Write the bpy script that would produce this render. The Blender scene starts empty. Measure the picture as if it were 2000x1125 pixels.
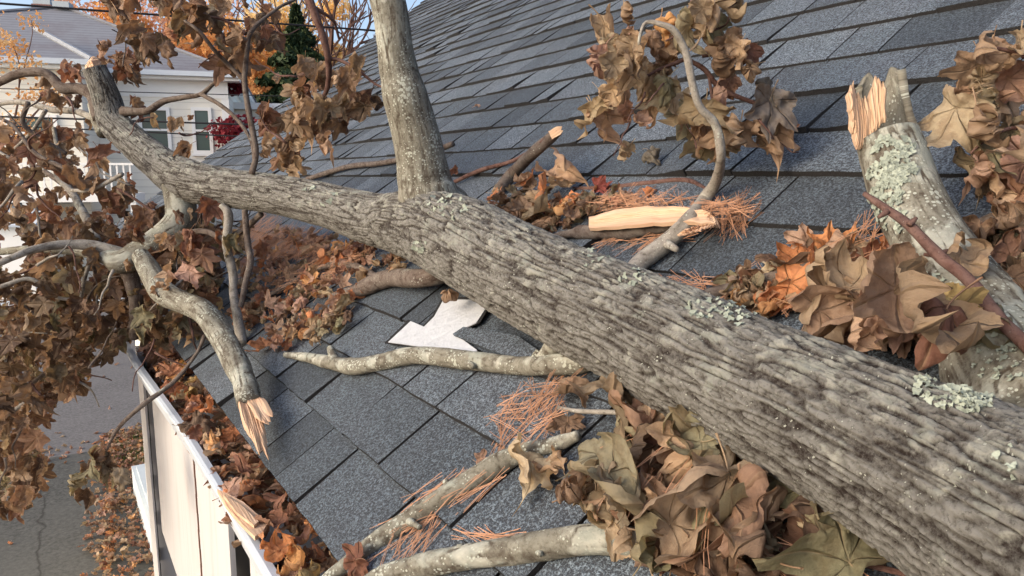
import bpy, math, random
import numpy as np
from mathutils import Vector, Matrix

sc = bpy.context.scene
random.seed(7); rng = np.random.RandomState(7)

# ------------------------------------------------------------------ camera, world, sun
FPX, CX, CY, CAMH = 1420.0, 1000.0, 562.5, 3.5
def nz(v):
    v = np.array(v, float); return v / np.linalg.norm(v)
def cray(x, y): return np.array([x - CX, CY - y, FPX])
_e = nz(cray(85, 345)); _u = nz(cray(3800, -2150)); _u = nz(_u - _e * (_u @ _e)); _n = np.cross(_e, _u)
PITCH = math.radians(36.5)
_w = math.sin(PITCH) * _u + math.cos(PITCH) * _n
_x = math.cos(PITCH) * _u - math.sin(PITCH) * _n
M = np.array([_x, _e, _w])                       # photo axes (right, up, forward) -> world
CAM = np.array([0, 0, CAMH])
RN = np.array([-math.sin(PITCH), 0, math.cos(PITCH)])   # roof normal
RU = np.array([math.cos(PITCH), 0, math.sin(PITCH)])    # up the slope
RE = np.array([0, 1.0, 0])
D = 0.69
def wdir(px, py): return M @ (cray(px, py) / FPX)
def W(px, py, z): return CAM + wdir(px, py) * z          # point at forward depth z
def R(px, py, h=0.0):                                    # point h above the roof plane
    r = wdir(px, py); return CAM + r * ((D - h) / -(r @ RN))
def G(px, py, z=0.0):
    r = wdir(px, py); return CAM + r * ((CAMH - z) / -r[2])
def RP(a, b, h=0.0): return CAM + RE * a + RU * b + RN * (h - D)
def zc(px, py, w, gap):                                  # depth of a log w pixels wide resting gap above the roof
    r = wdir(px, py); zr = D / -(r @ RN)
    z = zr * (1 - gap / D) / (1 + zr * w / (2 * FPX * D))
    return z

cam_d = bpy.data.cameras.new('camera'); cam = bpy.data.objects.new('camera', cam_d); sc.collection.objects.link(cam)
cam_d.sensor_width = 36; cam_d.lens = FPX / 2000 * 36; cam_d.clip_start = 0.02; cam_d.clip_end = 2000
right, up, fwd = M @ [1, 0, 0], M @ [0, 1, 0], M @ [0, 0, 1]
cam.matrix_world = Matrix(((right[0], up[0], -fwd[0], CAM[0]), (right[1], up[1], -fwd[1], CAM[1]),
                           (right[2], up[2], -fwd[2], CAM[2]), (0, 0, 0, 1)))
cam_d.dof.use_dof = False
sc.camera = cam

SUN_EL, SUN_AZ = math.radians(24), math.radians(-88)
world = bpy.data.worlds.new("World"); sc.world = world; world.use_nodes = True
nt = world.node_tree; bg = nt.nodes['Background']
sky = nt.nodes.new('ShaderNodeTexSky'); sky.sky_type = 'NISHITA'; sky.sun_disc = False
sky.sun_elevation = SUN_EL; sky.sun_rotation = SUN_AZ
sky.air_density = .8; sky.dust_density = 4.0; sky.ozone_density = .6
nt.links.new(sky.outputs[0], bg.inputs[0]); bg.inputs[1].default_value = 0.15
sl = bpy.data.lights.new('sun', 'SUN'); sl.energy = .5; sl.angle = math.radians(110); sl.color = (1, .97, .94)
so = bpy.data.objects.new('sun', sl); sc.collection.objects.link(so)
sd = Vector((math.sin(SUN_AZ) * math.cos(SUN_EL), math.cos(SUN_AZ) * math.cos(SUN_EL), math.sin(SUN_EL)))
so.rotation_euler = sd.to_track_quat('Z', 'Y').to_euler()
sc.view_settings.view_transform = 'Standard'; sc.view_settings.look = 'None'
sc.view_settings.exposure = 1.15; sc.view_settings.gamma = 1

# ------------------------------------------------------------------ helpers
col = sc.collection
def mesh_obj(name, V, F, mat=None, parent=None, smooth=False, attrs=None, flat_idx=None):
    me = bpy.data.meshes.new(name)
    V = np.asarray(V, dtype=float)
    me.from_pydata([tuple(v) for v in V] if len(V) < 5000 else V.tolist(), [], F if isinstance(F, list) else F.tolist())
    if attrs:
        for k, a in attrs.items():
            a = np.asarray(a, dtype=np.float32)
            if a.ndim == 1:
                at = me.attributes.new(k, 'FLOAT', 'POINT'); at.data.foreach_set('value', a)
            else:
                at = me.attributes.new(k, 'FLOAT_VECTOR', 'POINT'); at.data.foreach_set('vector', a.ravel())
    if smooth:
        me.polygons.foreach_set('use_smooth', [True] * len(me.polygons))
    if mat:
        for m in (mat if isinstance(mat, (list, tuple)) else [mat]): me.materials.append(m)
    me.update()
    o = bpy.data.objects.new(name, me); col.objects.link(o)
    if parent: setpar(o, parent)
    return o
def setpar(o, p):
    o.parent = p
    o.matrix_parent_inverse = Matrix.Translation(-Vector(root_loc(p)))
def root_loc(p):
    l = Vector((0, 0, 0))
    if p.get('_abs') is not None: return p['_abs']
    return l
def empty(name, loc):
    o = bpy.data.objects.new(name, None); o.location = Vector(loc); o.empty_display_size = .1
    o['_abs'] = [float(c) for c in loc]
    col.objects.link(o); return o
def tag(o, label=None, cat=None, group=None, kind=None):
    if label: o['label'] = label
    if cat: o['category'] = cat
    if group: o['group'] = group
    if kind: o['kind'] = kind
    return o
class MB:
    def __init__(s): s.V = []; s.F = []
    def box(s, c, x, y, z):           # centre, half-vectors
        c, x, y, z = map(np.asarray, (c, x, y, z)); b = len(s.V)
        for i in (-1, 1):
            for j in (-1, 1):
                for k in (-1, 1): s.V.append(c + i * x + j * y + k * z)
        q = [(0, 1, 3, 2), (4, 6, 7, 5), (0, 4, 5, 1), (2, 3, 7, 6), (0, 2, 6, 4), (1, 5, 7, 3)]
        if np.dot(np.cross(x, y), z) < 0: q = [tuple(reversed(f)) for f in q]
        s.F += [tuple(b + i for i in f) for f in q]
    def aabb(s, lo, hi):
        lo = np.array(lo, float); hi = np.array(hi, float); h = (hi - lo) / 2
        s.box((lo + hi) / 2, (h[0], 0, 0), (0, h[1], 0), (0, 0, h[2]))
    def poly(s, pts):
        b = len(s.V); s.V += [np.asarray(p, float) for p in pts]; s.F.append(tuple(range(b, b + len(pts))))
    def prism(s, pts, off):
        b = len(s.V); n = len(pts); off = np.asarray(off)
        s.V += [np.asarray(p, float) for p in pts] + [np.asarray(p, float) + off for p in pts]
        s.F.append(tuple(range(b, b + n))); s.F.append(tuple(range(b + 2 * n - 1, b + n - 1, -1)))
        for i in range(n): s.F.append((b + i, b + n + i, b + n + (i + 1) % n, b + (i + 1) % n))
    def tube(s, pts, r, n=6):
        pts = [np.asarray(p, float) for p in pts]; rs = r if hasattr(r, '__len__') else [r] * len(pts)
        b = len(s.V); t0 = nz(pts[1] - pts[0]); a = np.cross(t0, [0, 0, 1]);
        if np.linalg.norm(a) < .1: a = np.cross(t0, [1, 0, 0])
        a = nz(a)
        for i, p in enumerate(pts):
            t = nz(pts[min(i + 1, len(pts) - 1)] - pts[max(i - 1, 0)]); a = nz(a - t * (a @ t)); c = np.cross(t, a)
            for k in range(n):
                th = 2 * math.pi * k / n; s.V.append(p + rs[i] * (a * math.cos(th) + c * math.sin(th)))
        for i in range(len(pts) - 1):
            for k in range(n):
                k2 = (k + 1) % n; s.F.append((b + i * n + k, b + i * n + k2, b + (i + 1) * n + k2, b + (i + 1) * n + k))
        s.F.append(tuple(b + n - 1 - k for k in range(n))); e = b + (len(pts) - 1) * n; s.F.append(tuple(e + k for k in range(n)))
    def build(s, name, mat, parent=None, smooth=False): return mesh_obj(name, s.V, s.F, mat, parent, smooth)

def _h(ix, iy, iz, seed):
    n = (ix * 374761393 + iy * 668265263 + iz * 2147483647 + seed * 974634777) & 0xffffffff
    n = ((n ^ (n >> 13)) * 1274126177) & 0xffffffff
    n = ((n ^ (n >> 16)) * 2246822519) & 0xffffffff
    return ((n ^ (n >> 15)) & 0xffffff) / float(0xffffff)
def vn(P, seed=0):
    P = np.asarray(P, float); I = np.floor(P).astype(np.int64); f = P - I; f = f * f * (3 - 2 * f)
    out = 0
    for dx in (0, 1):
        wx = f[:, 0] if dx else 1 - f[:, 0]
        for dy in (0, 1):
            wy = f[:, 1] if dy else 1 - f[:, 1]
            for dz in (0, 1):
                wz = f[:, 2] if dz else 1 - f[:, 2]
                out = out + wx * wy * wz * _h(I[:, 0] + dx, I[:, 1] + dy, I[:, 2] + dz, seed)
    return out

# ------------------------------------------------------------------ materials
def newmat(name, rough=.8, spec=.3):
    m = bpy.data.materials.new(name); m.use_nodes = True; n = m.node_tree
    b = n.nodes['Principled BSDF']; b.inputs['Roughness'].default_value = rough
    b.inputs['Specular IOR Level'].default_value = spec
    return m, n, b
def N(n, t, **kw):
    o = n.nodes.new(t)
    for k, v in kw.items(): setattr(o, k, v)
    return o
def setin(node, **kw):
    for k, v in kw.items(): node.inputs[k.replace('_', ' ')].default_value = v
def ramp(n, fac, stops):
    r = N(n, 'ShaderNodeValToRGB'); el = r.color_ramp.elements
    while len(el) < len(stops): el.new(.5)
    for e_, (p, c) in zip(el, stops):
        e_.position = p; e_.color = (c, c, c, 1) if not hasattr(c, '__len__') else (*c, 1)
    n.links.new(fac, r.inputs[0]); return r.outputs[0]
def noise(n, vec, scale, detail=3, rough=.55, dist=0):
    t = N(n, 'ShaderNodeTexNoise'); setin(t, Scale=scale, Detail=detail, Roughness=rough, Distortion=dist)
    if vec is not None: n.links.new(vec, t.inputs['Vector'])
    return t.outputs['Fac']
def mix(n, fac, a, b, mode='MIX'):
    t = N(n, 'ShaderNodeMix', data_type='RGBA', blend_type=mode)
    for sck, v in ((t.inputs[0], fac), (t.inputs[6], a), (t.inputs[7], b)):
        if isinstance(v, bpy.types.NodeSocket): n.links.new(v, sck)
        elif hasattr(v, '__len__'): sck.default_value = (*v, 1)
        elif sck == t.inputs[0]: sck.default_value = v
        else: sck.default_value = (v, v, v, 1)
    return t.outputs[2]
def math_(n, op, a, b=0.0):
    t = N(n, 'ShaderNodeMath', operation=op)
    for i, v in enumerate((a, b)):
        if isinstance(v, bpy.types.NodeSocket): n.links.new(v, t.inputs[i])
        else: t.inputs[i].default_value = v
    return t.outputs[0]
def bump(n, b, h, dist, strength=1.0):
    t = N(n, 'ShaderNodeBump'); t.inputs['Distance'].default_value = dist; t.inputs['Strength'].default_value = strength
    n.links.new(h, t.inputs['Height']); n.links.new(t.outputs[0], b.inputs['Normal'])
def attr(n, name, out='Fac'):
    a = N(n, 'ShaderNodeAttribute'); a.attribute_name = name; return a.outputs[out]
def texco(n): return N(n, 'ShaderNodeTexCoord').outputs['Object']
def simple(name, c, rough=.7, var=.15, scale=8, spec=.3, bmp=0):
    m, n, b = newmat(name, rough, spec); t = texco(n); f = noise(n, t, scale, 4)
    n.links.new(mix(n, f, [x * (1 - var) for x in c], [min(1, x * (1 + var)) for x in c]), b.inputs['Base Color'])
    if bmp: bump(n, b, f, bmp)
    return m

def bark_mat(name, lo, mid, hi, lichen, speck, smooth=False):
    m, n, b = newmat(name, .9, .2)
    v = attr(n, 'bc', 'Vector'); hgt = attr(n, 'hgt'); upa = attr(n, 'upf')
    f1 = noise(n, v, 110, 7, .8); f2 = noise(n, v, 16, 3)
    base = ramp(n, hgt, [(.15, lo), (.42, mid), (.9, hi)])
    base = mix(n, ramp(n, f1, [(.42, .0), (.62, .9)]), base, mix(n, .6, base, hi))
    fd = noise(n, v, 210, 4, .7); base = mix(n, ramp(n, fd, [(.33, .6), (.48, 0)]), base, lo)
    base = mix(n, ramp(n, f2, [(.35, .18), (.6, 0)]), base, mix(n, .5, base, lo))
    # crustose grey-green lichen films
    f3 = noise(n, v, 12 if smooth else 26, 5, .65, .3)
    k = math_(n, 'ADD', f3, math_(n, 'MULTIPLY', upa, .07 if not smooth else .05))
    kk = ramp(n, k, [(.60 - lichen, 0), (.68 - lichen, .75 if smooth else .5)])
    kk = math_(n, 'MULTIPLY', kk, ramp(n, math_(n, 'ADD', hgt, math_(n, 'MULTIPLY', f1, .5)), [(.35, 0), (.7, 1)]))
    f4 = noise(n, v, 30, 4)
    base = mix(n, kk, base, mix(n, ramp(n, f4, [(.4, 0), (.6, 1)]), (.29, .31, .27), (.44, .44, .38)))
    # small pale flecks
    vo = N(n, 'ShaderNodeTexVoronoi'); vo.inputs['Scale'].default_value = 165; vo.inputs['Randomness'].default_value = 1
    wv = mix(n, .06, v, N(n, 'ShaderNodeTexNoise').outputs['Color']); n.links.new(v, vo.inputs['Vector'])
    sz = ramp(n, noise(n, v, 22, 3), [(.42, 0.1), (.70, .60)])
    fl = math_(n, 'LESS_THAN', math_(n, 'ADD', vo.outputs['Distance'], math_(n, 'MULTIPLY', f1, .12)), math_(n, 'MULTIPLY', sz, speck))
    base = mix(n, math_(n, 'MULTIPLY', fl, .85), base, (.42, .44, .38))
    n.links.new(base, b.inputs['Base Color'])
    bh = math_(n, 'ADD', f1, math_(n, 'MULTIPLY', kk, .35)); bh = math_(n, 'ADD', bh, math_(n, 'MULTIPLY', fl, .4))
    bump(n, b, bh, .0055 if not smooth else .0032, 1.0)
    return m
M_BARK = bark_mat('rough_bark', (.022, .015, .012), (.088, .081, .070), (.222, .218, .20), .03, .55)
M_BARKS = bark_mat('smooth_bark', (.07, .056, .042), (.145, .135, .108), (.235, .228, .188), .07, 1.0, True)
M_TWIG = bark_mat('twig_bark', (.05, .032, .025), (.10, .075, .062), (.17, .145, .125), -.04, .5, True)
M_TWIGR = bark_mat('red_twig_bark', (.05, .022, .018), (.105, .055, .045), (.16, .10, .085), -.2, .3, True)
M_TWIGP = bark_mat('pale_twig_bark', (.10, .085, .07), (.22, .20, .175), (.34, .32, .285), .0, .7, True)

def wood_mat():
    m, n, b = newmat('split_wood', .7, .3)
    t = texco(n); mp = N(n, 'ShaderNodeMapping'); n.links.new(attr(n, 'grain', 'Vector'), mp.inputs[0])
    mp.inputs['Scale'].default_value = (260, 260, 9)
    f = noise(n, mp.outputs[0], 1, 4, .6); f2 = noise(n, t, 14, 3)
    c = mix(n, ramp(n, f, [(.3, 0), (.72, 1)]), (.42, .26, .16), (.64, .47, .33))
    c = mix(n, ramp(n, f2, [(.52, 0), (.75, .45)]), c, (.62, .32, .2))
    n.links.new(c, b.inputs['Base Color']); bump(n, b, f, .003); return m
M_WOOD = wood_mat()

def leaf_mat():
    m, n, b = newmat('dry_maple_leaf', .55, .35)
    oi = N(n, 'ShaderNodeObjectInfo')
    c = mix(n, attr(n, 'useattr'), oi.outputs['Color'], attr(n, 'lcol', 'Color'))
    lv = attr(n, 'luv', 'Vector')
    ad = N(n, 'ShaderNodeVectorMath', operation='ADD'); n.links.new(lv, ad.inputs[0])
    cb = N(n, 'ShaderNodeCombineXYZ'); n.links.new(math_(n, 'MULTIPLY', oi.outputs['Random'], 50), cb.inputs[2]); n.links.new(cb.outputs[0], ad.inputs[1])
    f = noise(n, ad.outputs[0], 4.2, 6, .65); f2 = noise(n, ad.outputs[0], 16, 6, .7)
    c = mix(n, ramp(n, f, [(.46, 0), (.60, .6)]), c, mix(n, 1, c, (.60, .50, .42), 'MULTIPLY'))
    c = mix(n, ramp(n, f2, [(.4, 0), (.75, .4)]), c, mix(n, 1, c, (1.35, 1.25, 1.1), 'MULTIPLY'))
    vein = attr(n, 'vein')
    c = mix(n, ramp(n, vein, [(.45, 0), (.95, .7)]), c, mix(n, .5, c, (.42, .28, .15)))
    hs = N(n, 'ShaderNodeHueSaturation'); hs.inputs['Saturation'].default_value = .90; n.links.new(c, hs.inputs['Color']); c = hs.outputs[0]
    geo = N(n, 'ShaderNodeNewGeometry')
    under = mix(n, .22, c, (.33, .24, .16))
    c = mix(n, geo.outputs['Backfacing'], c, under)
    n.links.new(c, b.inputs['Base Color'])
    bump(n, b, math_(n, 'ADD', f2, math_(n, 'MULTIPLY', vein, -1.2)), .004, .9)
    tr = N(n, 'ShaderNodeBsdfTranslucent'); n.links.new(mix(n, 1, c, (1.15, 1.0, .8), 'MULTIPLY'), tr.inputs[0])
    ms = N(n, 'ShaderNodeMixShader'); ms.inputs[0].default_value = .32
    n.links.new(b.outputs[0], ms.inputs[1]); n.links.new(tr.outputs[0], ms.inputs[2])
    n.links.new(ms.outputs[0], n.nodes['Material Output'].inputs[0]); return m
M_LEAF = leaf_mat()

def shingle_mat():
    m, n, b = newmat('asphalt_shingle', .72, .5)
    t = texco(n); tone = attr(n, 'tone')
    g = noise(n, t, 210, 2, .8); g2 = noise(n, t, 430, 2, .8); p = noise(n, t, 5, 4); p2 = noise(n, t, 34, 3)
    grain = ramp(n, math_(n, 'ADD', math_(n, 'MULTIPLY', g, .6), math_(n, 'MULTIPLY', g2, .4)), [(.44, .0), (.50, .3), (.57, 1)])
    dark = mix(n, tone, (.012, .015, .020), (.030, .036, .046))
    lite = mix(n, tone, (.080, .108, .135), (.215, .27, .32))
    c = mix(n, grain, dark, lite)
    c = mix(n, ramp(n, p, [(.45, 0), (.7, .35)]), c, mix(n, 1, c, (1.25, 1.1, 1.1), 'MULTIPLY'))
    c = mix(n, ramp(n, p2, [(.35, .45), (.6, 0)]), c, mix(n, 1, c, (.6, .6, .63), 'MULTIPLY'))
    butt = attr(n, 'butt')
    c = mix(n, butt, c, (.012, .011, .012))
    n.links.new(c, b.inputs['Base Color']); bump(n, b, grain, .0022, .8); return m
M_SHING = shingle_mat()
M_UNDER = simple('asphalt_underlay', (.012, .012, .013), .95)
M_PATCH = simple('silver_underlayment', (.38, .40, .43), .5, .12, 30, .5, .008)
M_WHITE = simple('white_painted_metal', (.52, .57, .62), .35, .06, 6, .5)
def panel_mat():
    m, n, b = newmat('weathered_white_panel', .6, .3); t = texco(n)
    mp = N(n, 'ShaderNodeMapping'); n.links.new(t, mp.inputs[0]); mp.inputs['Scale'].default_value = (30, 30, 2.5)
    f = noise(n, mp.outputs[0], 1, 4, .6); f2 = noise(n, t, 5, 4)
    c = mix(n, ramp(n, f, [(.52, 0), (.75, .5)]), (.47, .465, .47), (.34, .30, .28))
    c = mix(n, ramp(n, f2, [(.55, 0), (.75, .25)]), c, (.5, .42, .38))
    n.links.new(c, b.inputs['Base Color']); return m
M_PANEL = panel_mat()
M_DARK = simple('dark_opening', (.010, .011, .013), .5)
M_RUST = simple('rust_stain', (.10, .045, .03), .9, .3, 40)
M_NEEDLE = simple('pine_needle', (.36, .19, .11), .6, .5, 25)
M_TRIM = simple('house_trim', (.86, .85, .81), .5, .05, 2)
def siding_mat():
    m, n, b = newmat('clapboard_siding', .6, .3); t = texco(n)
    w = N(n, 'ShaderNodeTexWave', wave_type='BANDS', bands_direction='Z', wave_profile='SAW'); setin(w, Scale=1.3, Distortion=0.0)
    n.links.new(t, w.inputs[0])
    c = mix(n, ramp(n, w.outputs['Fac'], [(.0, 0), (.12, 1)]), (.60, .56, .49), (.84, .80, .70))
    n.links.new(c, b.inputs['Base Color']); bump(n, b, w.outputs['Fac'], .02); return m
M_SIDING = siding_mat()
def farroof_mat():
    m, n, b = newmat('grey_roof_shingles', .9, .2); t = texco(n)
    w = N(n, 'ShaderNodeTexWave', wave_type='BANDS', bands_direction='Z', wave_profile='SAW'); setin(w, Scale=2.6, Distortion=.6, Detail=2)
    n.links.new(t, w.inputs[0]); f = noise(n, t, .7, 4); f2 = noise(n, t, 5, 4)
    c = mix(n, ramp(n, w.outputs['Fac'], [(.0, 0), (.35, 1)]), (.12, .125, .145), (.19, .20, .225))
    c = mix(n, ramp(n, f, [(.45, 0), (.65, .5)]), c, (.13, .115, .13)); c = mix(n, ramp(n, f2, [(.5, 0), (.7, .3)]), c, (.23, .24, .265))
    n.links.new(c, b.inputs['Base Color']); return m
M_FROOF = farroof_mat()
def brick_mat():
    m, n, b = newmat('red_brick', .9, .2); t = texco(n); mp = N(n, 'ShaderNodeMapping'); n.links.new(t, mp.inputs[0])
    mp.inputs['Rotation'].default_value = (math.radians(90), 0, 0)
    w = N(n, 'ShaderNodeTexBrick'); n.links.new(mp.outputs[0], w.inputs[0]); setin(w, Scale=4.5)
    w.inputs['Color1'].default_value = (.27, .10, .07, 1); w.inputs['Color2'].default_value = (.18, .075, .06, 1); w.inputs['Mortar'].default_value = (.3, .25, .23, 1)
    n.links.new(w.outputs[0], b.inputs['Base Color']); return m
M_BRICK = brick_mat()
M_GLASS = simple('window_glass', (.05, .085, .08), .08, .5, 1.2, .8)
M_WIRE = simple('black_cable', (.015, .015, .018), .6)
def asphalt_mat(name, c, crack=True):
    m, n, b = newmat(name, .95, .08); t = texco(n)
    f = noise(n, t, 26, 6, .8); f2 = noise(n, t, .9, 5, .6)
    cc = mix(n, ramp(n, f, [(.36, 0), (.64, 1)]), [x * .55 for x in c], [x * 1.45 for x in c]); cc = mix(n, ramp(n, f2, [(.35, 0), (.7, .6)]), cc, [x * 1.3 for x in c])
    if crack:
        vo = N(n, 'ShaderNodeTexVoronoi', feature='DISTANCE_TO_EDGE'); vo.inputs['Scale'].default_value = .32
        dn = N(n, 'ShaderNodeTexNoise'); setin(dn, Scale=1.6, Detail=5.0); n.links.new(t, dn.inputs[0])
        n.links.new(mix(n, .25, t, dn.outputs['Color']), vo.inputs['Vector'])
        cc = mix(n, ramp(n, vo.outputs['Distance'], [(.0008, .7), (.0022, 0)]), cc, (.03, .028, .026))
    n.links.new(cc, b.inputs['Base Color']); bump(n, b, f, .003); return m
M_DRIVE = asphalt_mat('driveway_asphalt', (.085, .085, .078))
M_STREET = asphalt_mat('street_asphalt', (.135, .13, .128), False)
M_GROUND = simple('leafy_ground', (.16, .10, .05), .95, .5, 3)
M_GRASS = simple('short_grass', (.13, .16, .05), .9, .4, 12)
M_CONC = simple('pale_concrete', (.45, .50, .52), .8, .1, 10)

# ------------------------------------------------------------------ ground
def sheet(name, pts, mat, z):
    b = MB(); b.poly([(p[0], p[1], z) for p in pts]); return tag(b.build(name, mat), kind='structure')
sheet('ground', [(-400, -200), (400, -200), (400, 700), (-400, 700)], M_GROUND, 0)
sheet('driveway', [(-9, 3), (1.2, 3), (1.2, 9.3), (.40, 9.5), (.34, 10.42), (-9, 11.05)], M_DRIVE, .012)
sheet('street', [(-60, 11.6), (-9, 10.95), (.1, 10.3), (60, 9.2), (60, 21), (-60, 22)], M_STREET, .008)
sheet('pavement', [(-60, 23.4), (60, 22.4), (60, 24.0), (-60, 25.0)], M_CONC, .10)

# ------------------------------------------------------------------ the house under the limb
EAVE_B = -0.079
house = empty('shingled_house', (2.2, 3.6, 0))
tag(house, 'house with grey asphalt shingle roof and leaf filled white gutter under the fallen limb', 'house')
AMIN, AMAX, BMAX = -0.6, 7.95, 6.2
V = []; F = []; T = []; BT = []
joints = {0: [1.55, 1.413, 1.274], 1: [1.83, 1.628, 1.593, 1.356, 1.16], 2: [1.484, 1.312, 1.16],  3: [1.575, 1.484, 1.30, 1.22],
          4: [.834], 5: [.931], 6: [1.325], 7: [.709, 1.0], 8: [1.996]}
EXPO = .1438
def course_b(i): return EAVE_B + i * EXPO if i < 1 else .069 + (i - 1) * EXPO
nc = int((BMAX - EAVE_B) / EXPO)
rs = random.Random(11)
for i in range(nc):
    b0 = course_b(i); b1 = course_b(i + 1) + .012
    xs = []
    a = AMIN - rs.random() * .2
    keep = sorted(joints.get(i, []))
    while a < AMAX:
        if keep and a < keep[0] and a + .34 > keep[0] - .07: xs.append(keep[0]); a = keep.pop(0); continue
        if keep and a >= keep[0]: keep.pop(0); continue
        w = rs.choice([.11, .14, .16, .18, .2, .22, .25]) + rs.uniform(-.02, .02); a += w; xs.append(a)
        if xs[-1] >= AMAX: break
    xs = [AMIN] + [x for x in xs if AMIN < x < AMAX - .05] + [AMAX]
    ptone = .5
    for j in range(len(xs) - 1):
        a0, a1 = xs[j], xs[j + 1]
        if i in (2,) and a0 > 1.14 and a1 < 1.50 and a0 > 1.25: pass
        gap = rs.choice([.0008, .0022, .003, .0038]); th = rs.choice([.0085, .0095, .0130, .0145]) + rs.uniform(-.0006, .0006)
        tone = min(1, max(0, .5 * ptone + .5 * rs.random() + rs.uniform(-.5, .5))); ptone = tone
        nn = max(2, int((a1 - a0) / .03)) if i < 16 else 2
        db = rs.uniform(-.0014, .0014)
        lift = rs.uniform(.003, .011) if rs.random() < .14 else 0
        base = len(V)
        for k in range(nn + 1):
            aa = a0 + gap + (a1 - a0 - 2 * gap) * k / nn
            wv = db + (rs.uniform(-.0012, .0012)) ; hh = th + rs.uniform(-.0006, .0008) + (lift * max(0, 1 - k / 2.5) if lift else 0)
            if i < 16: hh += .0016 * math.sin(aa * 7 + i)
            V += [RP(aa, b0 + wv, -.004), RP(aa, b0 + wv, hh), RP(aa, b0 + .02, hh * .9), RP(aa, b1, .0005)]
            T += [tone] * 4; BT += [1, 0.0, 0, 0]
        for k in range(nn):
            q = base + 4 * k; F += [(q, q + 4, q + 5, q + 1), (q + 1, q + 5, q + 6, q + 2), (q + 2, q + 6, q + 7, q + 3)]
        for q in (base, base + 4 * nn):
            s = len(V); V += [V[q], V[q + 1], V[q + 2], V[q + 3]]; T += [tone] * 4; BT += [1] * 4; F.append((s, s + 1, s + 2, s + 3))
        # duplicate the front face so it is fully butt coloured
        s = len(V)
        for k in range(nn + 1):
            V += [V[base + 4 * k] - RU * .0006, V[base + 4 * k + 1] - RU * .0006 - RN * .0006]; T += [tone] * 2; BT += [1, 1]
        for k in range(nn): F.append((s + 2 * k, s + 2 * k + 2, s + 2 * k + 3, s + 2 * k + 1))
roof = mesh_obj('roof', V, F, M_SHING, house, attrs={'tone': T, 'butt': BT})
b = MB(); b.prism([RP(AMIN, EAVE_B + .006, -.006), RP(AMAX - .01, EAVE_B + .006, -.006), RP(AMAX - .01, BMAX, -.006), RP(AMIN, BMAX, -.006)], -RN * .02)
b.build('roof_deck', M_UNDER, house)
b = MB()       # back slope
r0, r1 = RP(AMIN, BMAX, -.005), RP(AMAX, BMAX, -.005)
b.prism([r0, r1, r1 + [4.9, 0, -3.7], r0 + [4.9, 0, -3.7]], (0, 0, -.03)); b.build('rear_roof', M_FROOF, house)
XL = .262; ZG = CAMH - .66
def hexpanel(x0, x1, y0, y1, z0, z1): bb = MB(); bb.aabb((x0, y0, z0), (x1, y1, z1)); return bb
wall_far = 3.28
# rake board and gable wall at the far end, beyond the roof edge
b = MB(); b.prism([RP(AMAX - .03, EAVE_B, -.03), RP(AMAX - .03, BMAX, -.03), RP(AMAX - .03, BMAX, -.17), RP(AMAX - .03, EAVE_B, -.17)], (0, .025, 0)); b.build('rake_board', M_TRIM, house)
b = MB(); yw = AMAX - .3; b.prism([(.62, yw, 0), (.62, yw, CAMH - .72), tuple(RP(yw, BMAX, -.06)), (RP(yw, BMAX)[0], yw, 0)], (0, .12, 0)); b.build('gable_wall', M_SIDING, house)
b = MB(); b.aabb((.62, 3.4, 0), (.74, yw - .002, CAMH - .62)); b.aabb((.62, -.55, 0), (.74, .6, CAMH - .62)); b.build('wall', M_SIDING, house)
# gutter trough, slightly pushed out of line at its far end
gy = [(-.5, .262, 0), (.6, .262, 0), (1.2, .262, 0), (1.6, .2585, 0), (2.0, .253, 0), (2.35, .238, 0), (2.75, .222, -.002), (3.26, .215, -.004)]
prof = [(.150, .012), (.150, -.105), (.035, -.105), (.012, -.062), (.006, -.03), (.000, -.010), (-.004, -.004), (-.003, .003), (.004, .005), (.016, .003), (.017, -.001), (.012, -.006), (.014, -.03), (.040, -.10), (.144, -.10), (.144, .012)]
V = []; F = []; k = len(prof)
for (y, x, dz) in gy:
    xi = .418
    for (px_, pz) in prof:
        X_ = x + px_ * (xi - x) / .15
        V.append((X_, y, ZG + pz + dz))
for i in range(len(gy) - 1):
    for j in range(k): F.append((i * k + j, (i + 1) * k + j, (i + 1) * k + (j + 1) % k, i * k + (j + 1) % k))
F.append(tuple(range((len(gy) - 1) * k, len(gy) * k))); F.append(tuple(range(k - 1, -1, -1)))
gut = mesh_obj('gutter', V, F, M_WHITE, house)
b = MB(); b.aabb((.419, AMIN + .1, ZG - .14), (.435, AMAX - .03, ZG - .012)); b.build('fascia', M_TRIM, house)
# white panels of the porch below the gutter
ZP = CAMH - 1.55
r = wdir(344, 1125); zb = CAMH + r[2] * (.285 / r[0])
r = wdir(450, 1100); yd0 = r[1] * (.285 / r[0]); r = wdir(486, 1100); yd1 = r[1] * (.285 / r[0])
b = MB()
def pan(y0, y1, z0, z1, x0=.285, th=.012): b.aabb((x0, y0, z0), (x0 + th, y1, z1))
pan(yd0 + .0, 2.05, zb, ZG - .055); pan(2.053, 3.08, zb, ZG - .055, .288)
pan(-.3, yd1, zb - .0, ZG - .055, .287)
b.build('porch_panel', M_PANEL, house)
b = MB()
for i in range(26):
    z1 = ZG - .08 - i * .052; b.box((.2835 - .0, 2.06 + .004 * (i % 2), z1), (.0012, 0, 0), (0, .007, .003 if i % 2 else -.003), (0, 0, .027))
b.build('rust_streak', M_RUST, house)
b = MB()
for i in range(60):
    z1 = ZG - .08 - i * .052; b.box((.272, 3.088 + .007 * math.sin(i * 2.2), z1), (.0012, 0, 0), (0, .010, 0), (0, 0, .0275))
b.build('seam', M_DARK, house)
b = MB(); b.prism([(.262, 3.10, ZG - .03), (.262, 3.30, ZG - .03), (.275, 3.34, 0), (.275, 3.12, 0)], (.12, 0, 0)); b.build('corner_post', M_PANEL, house)
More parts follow.
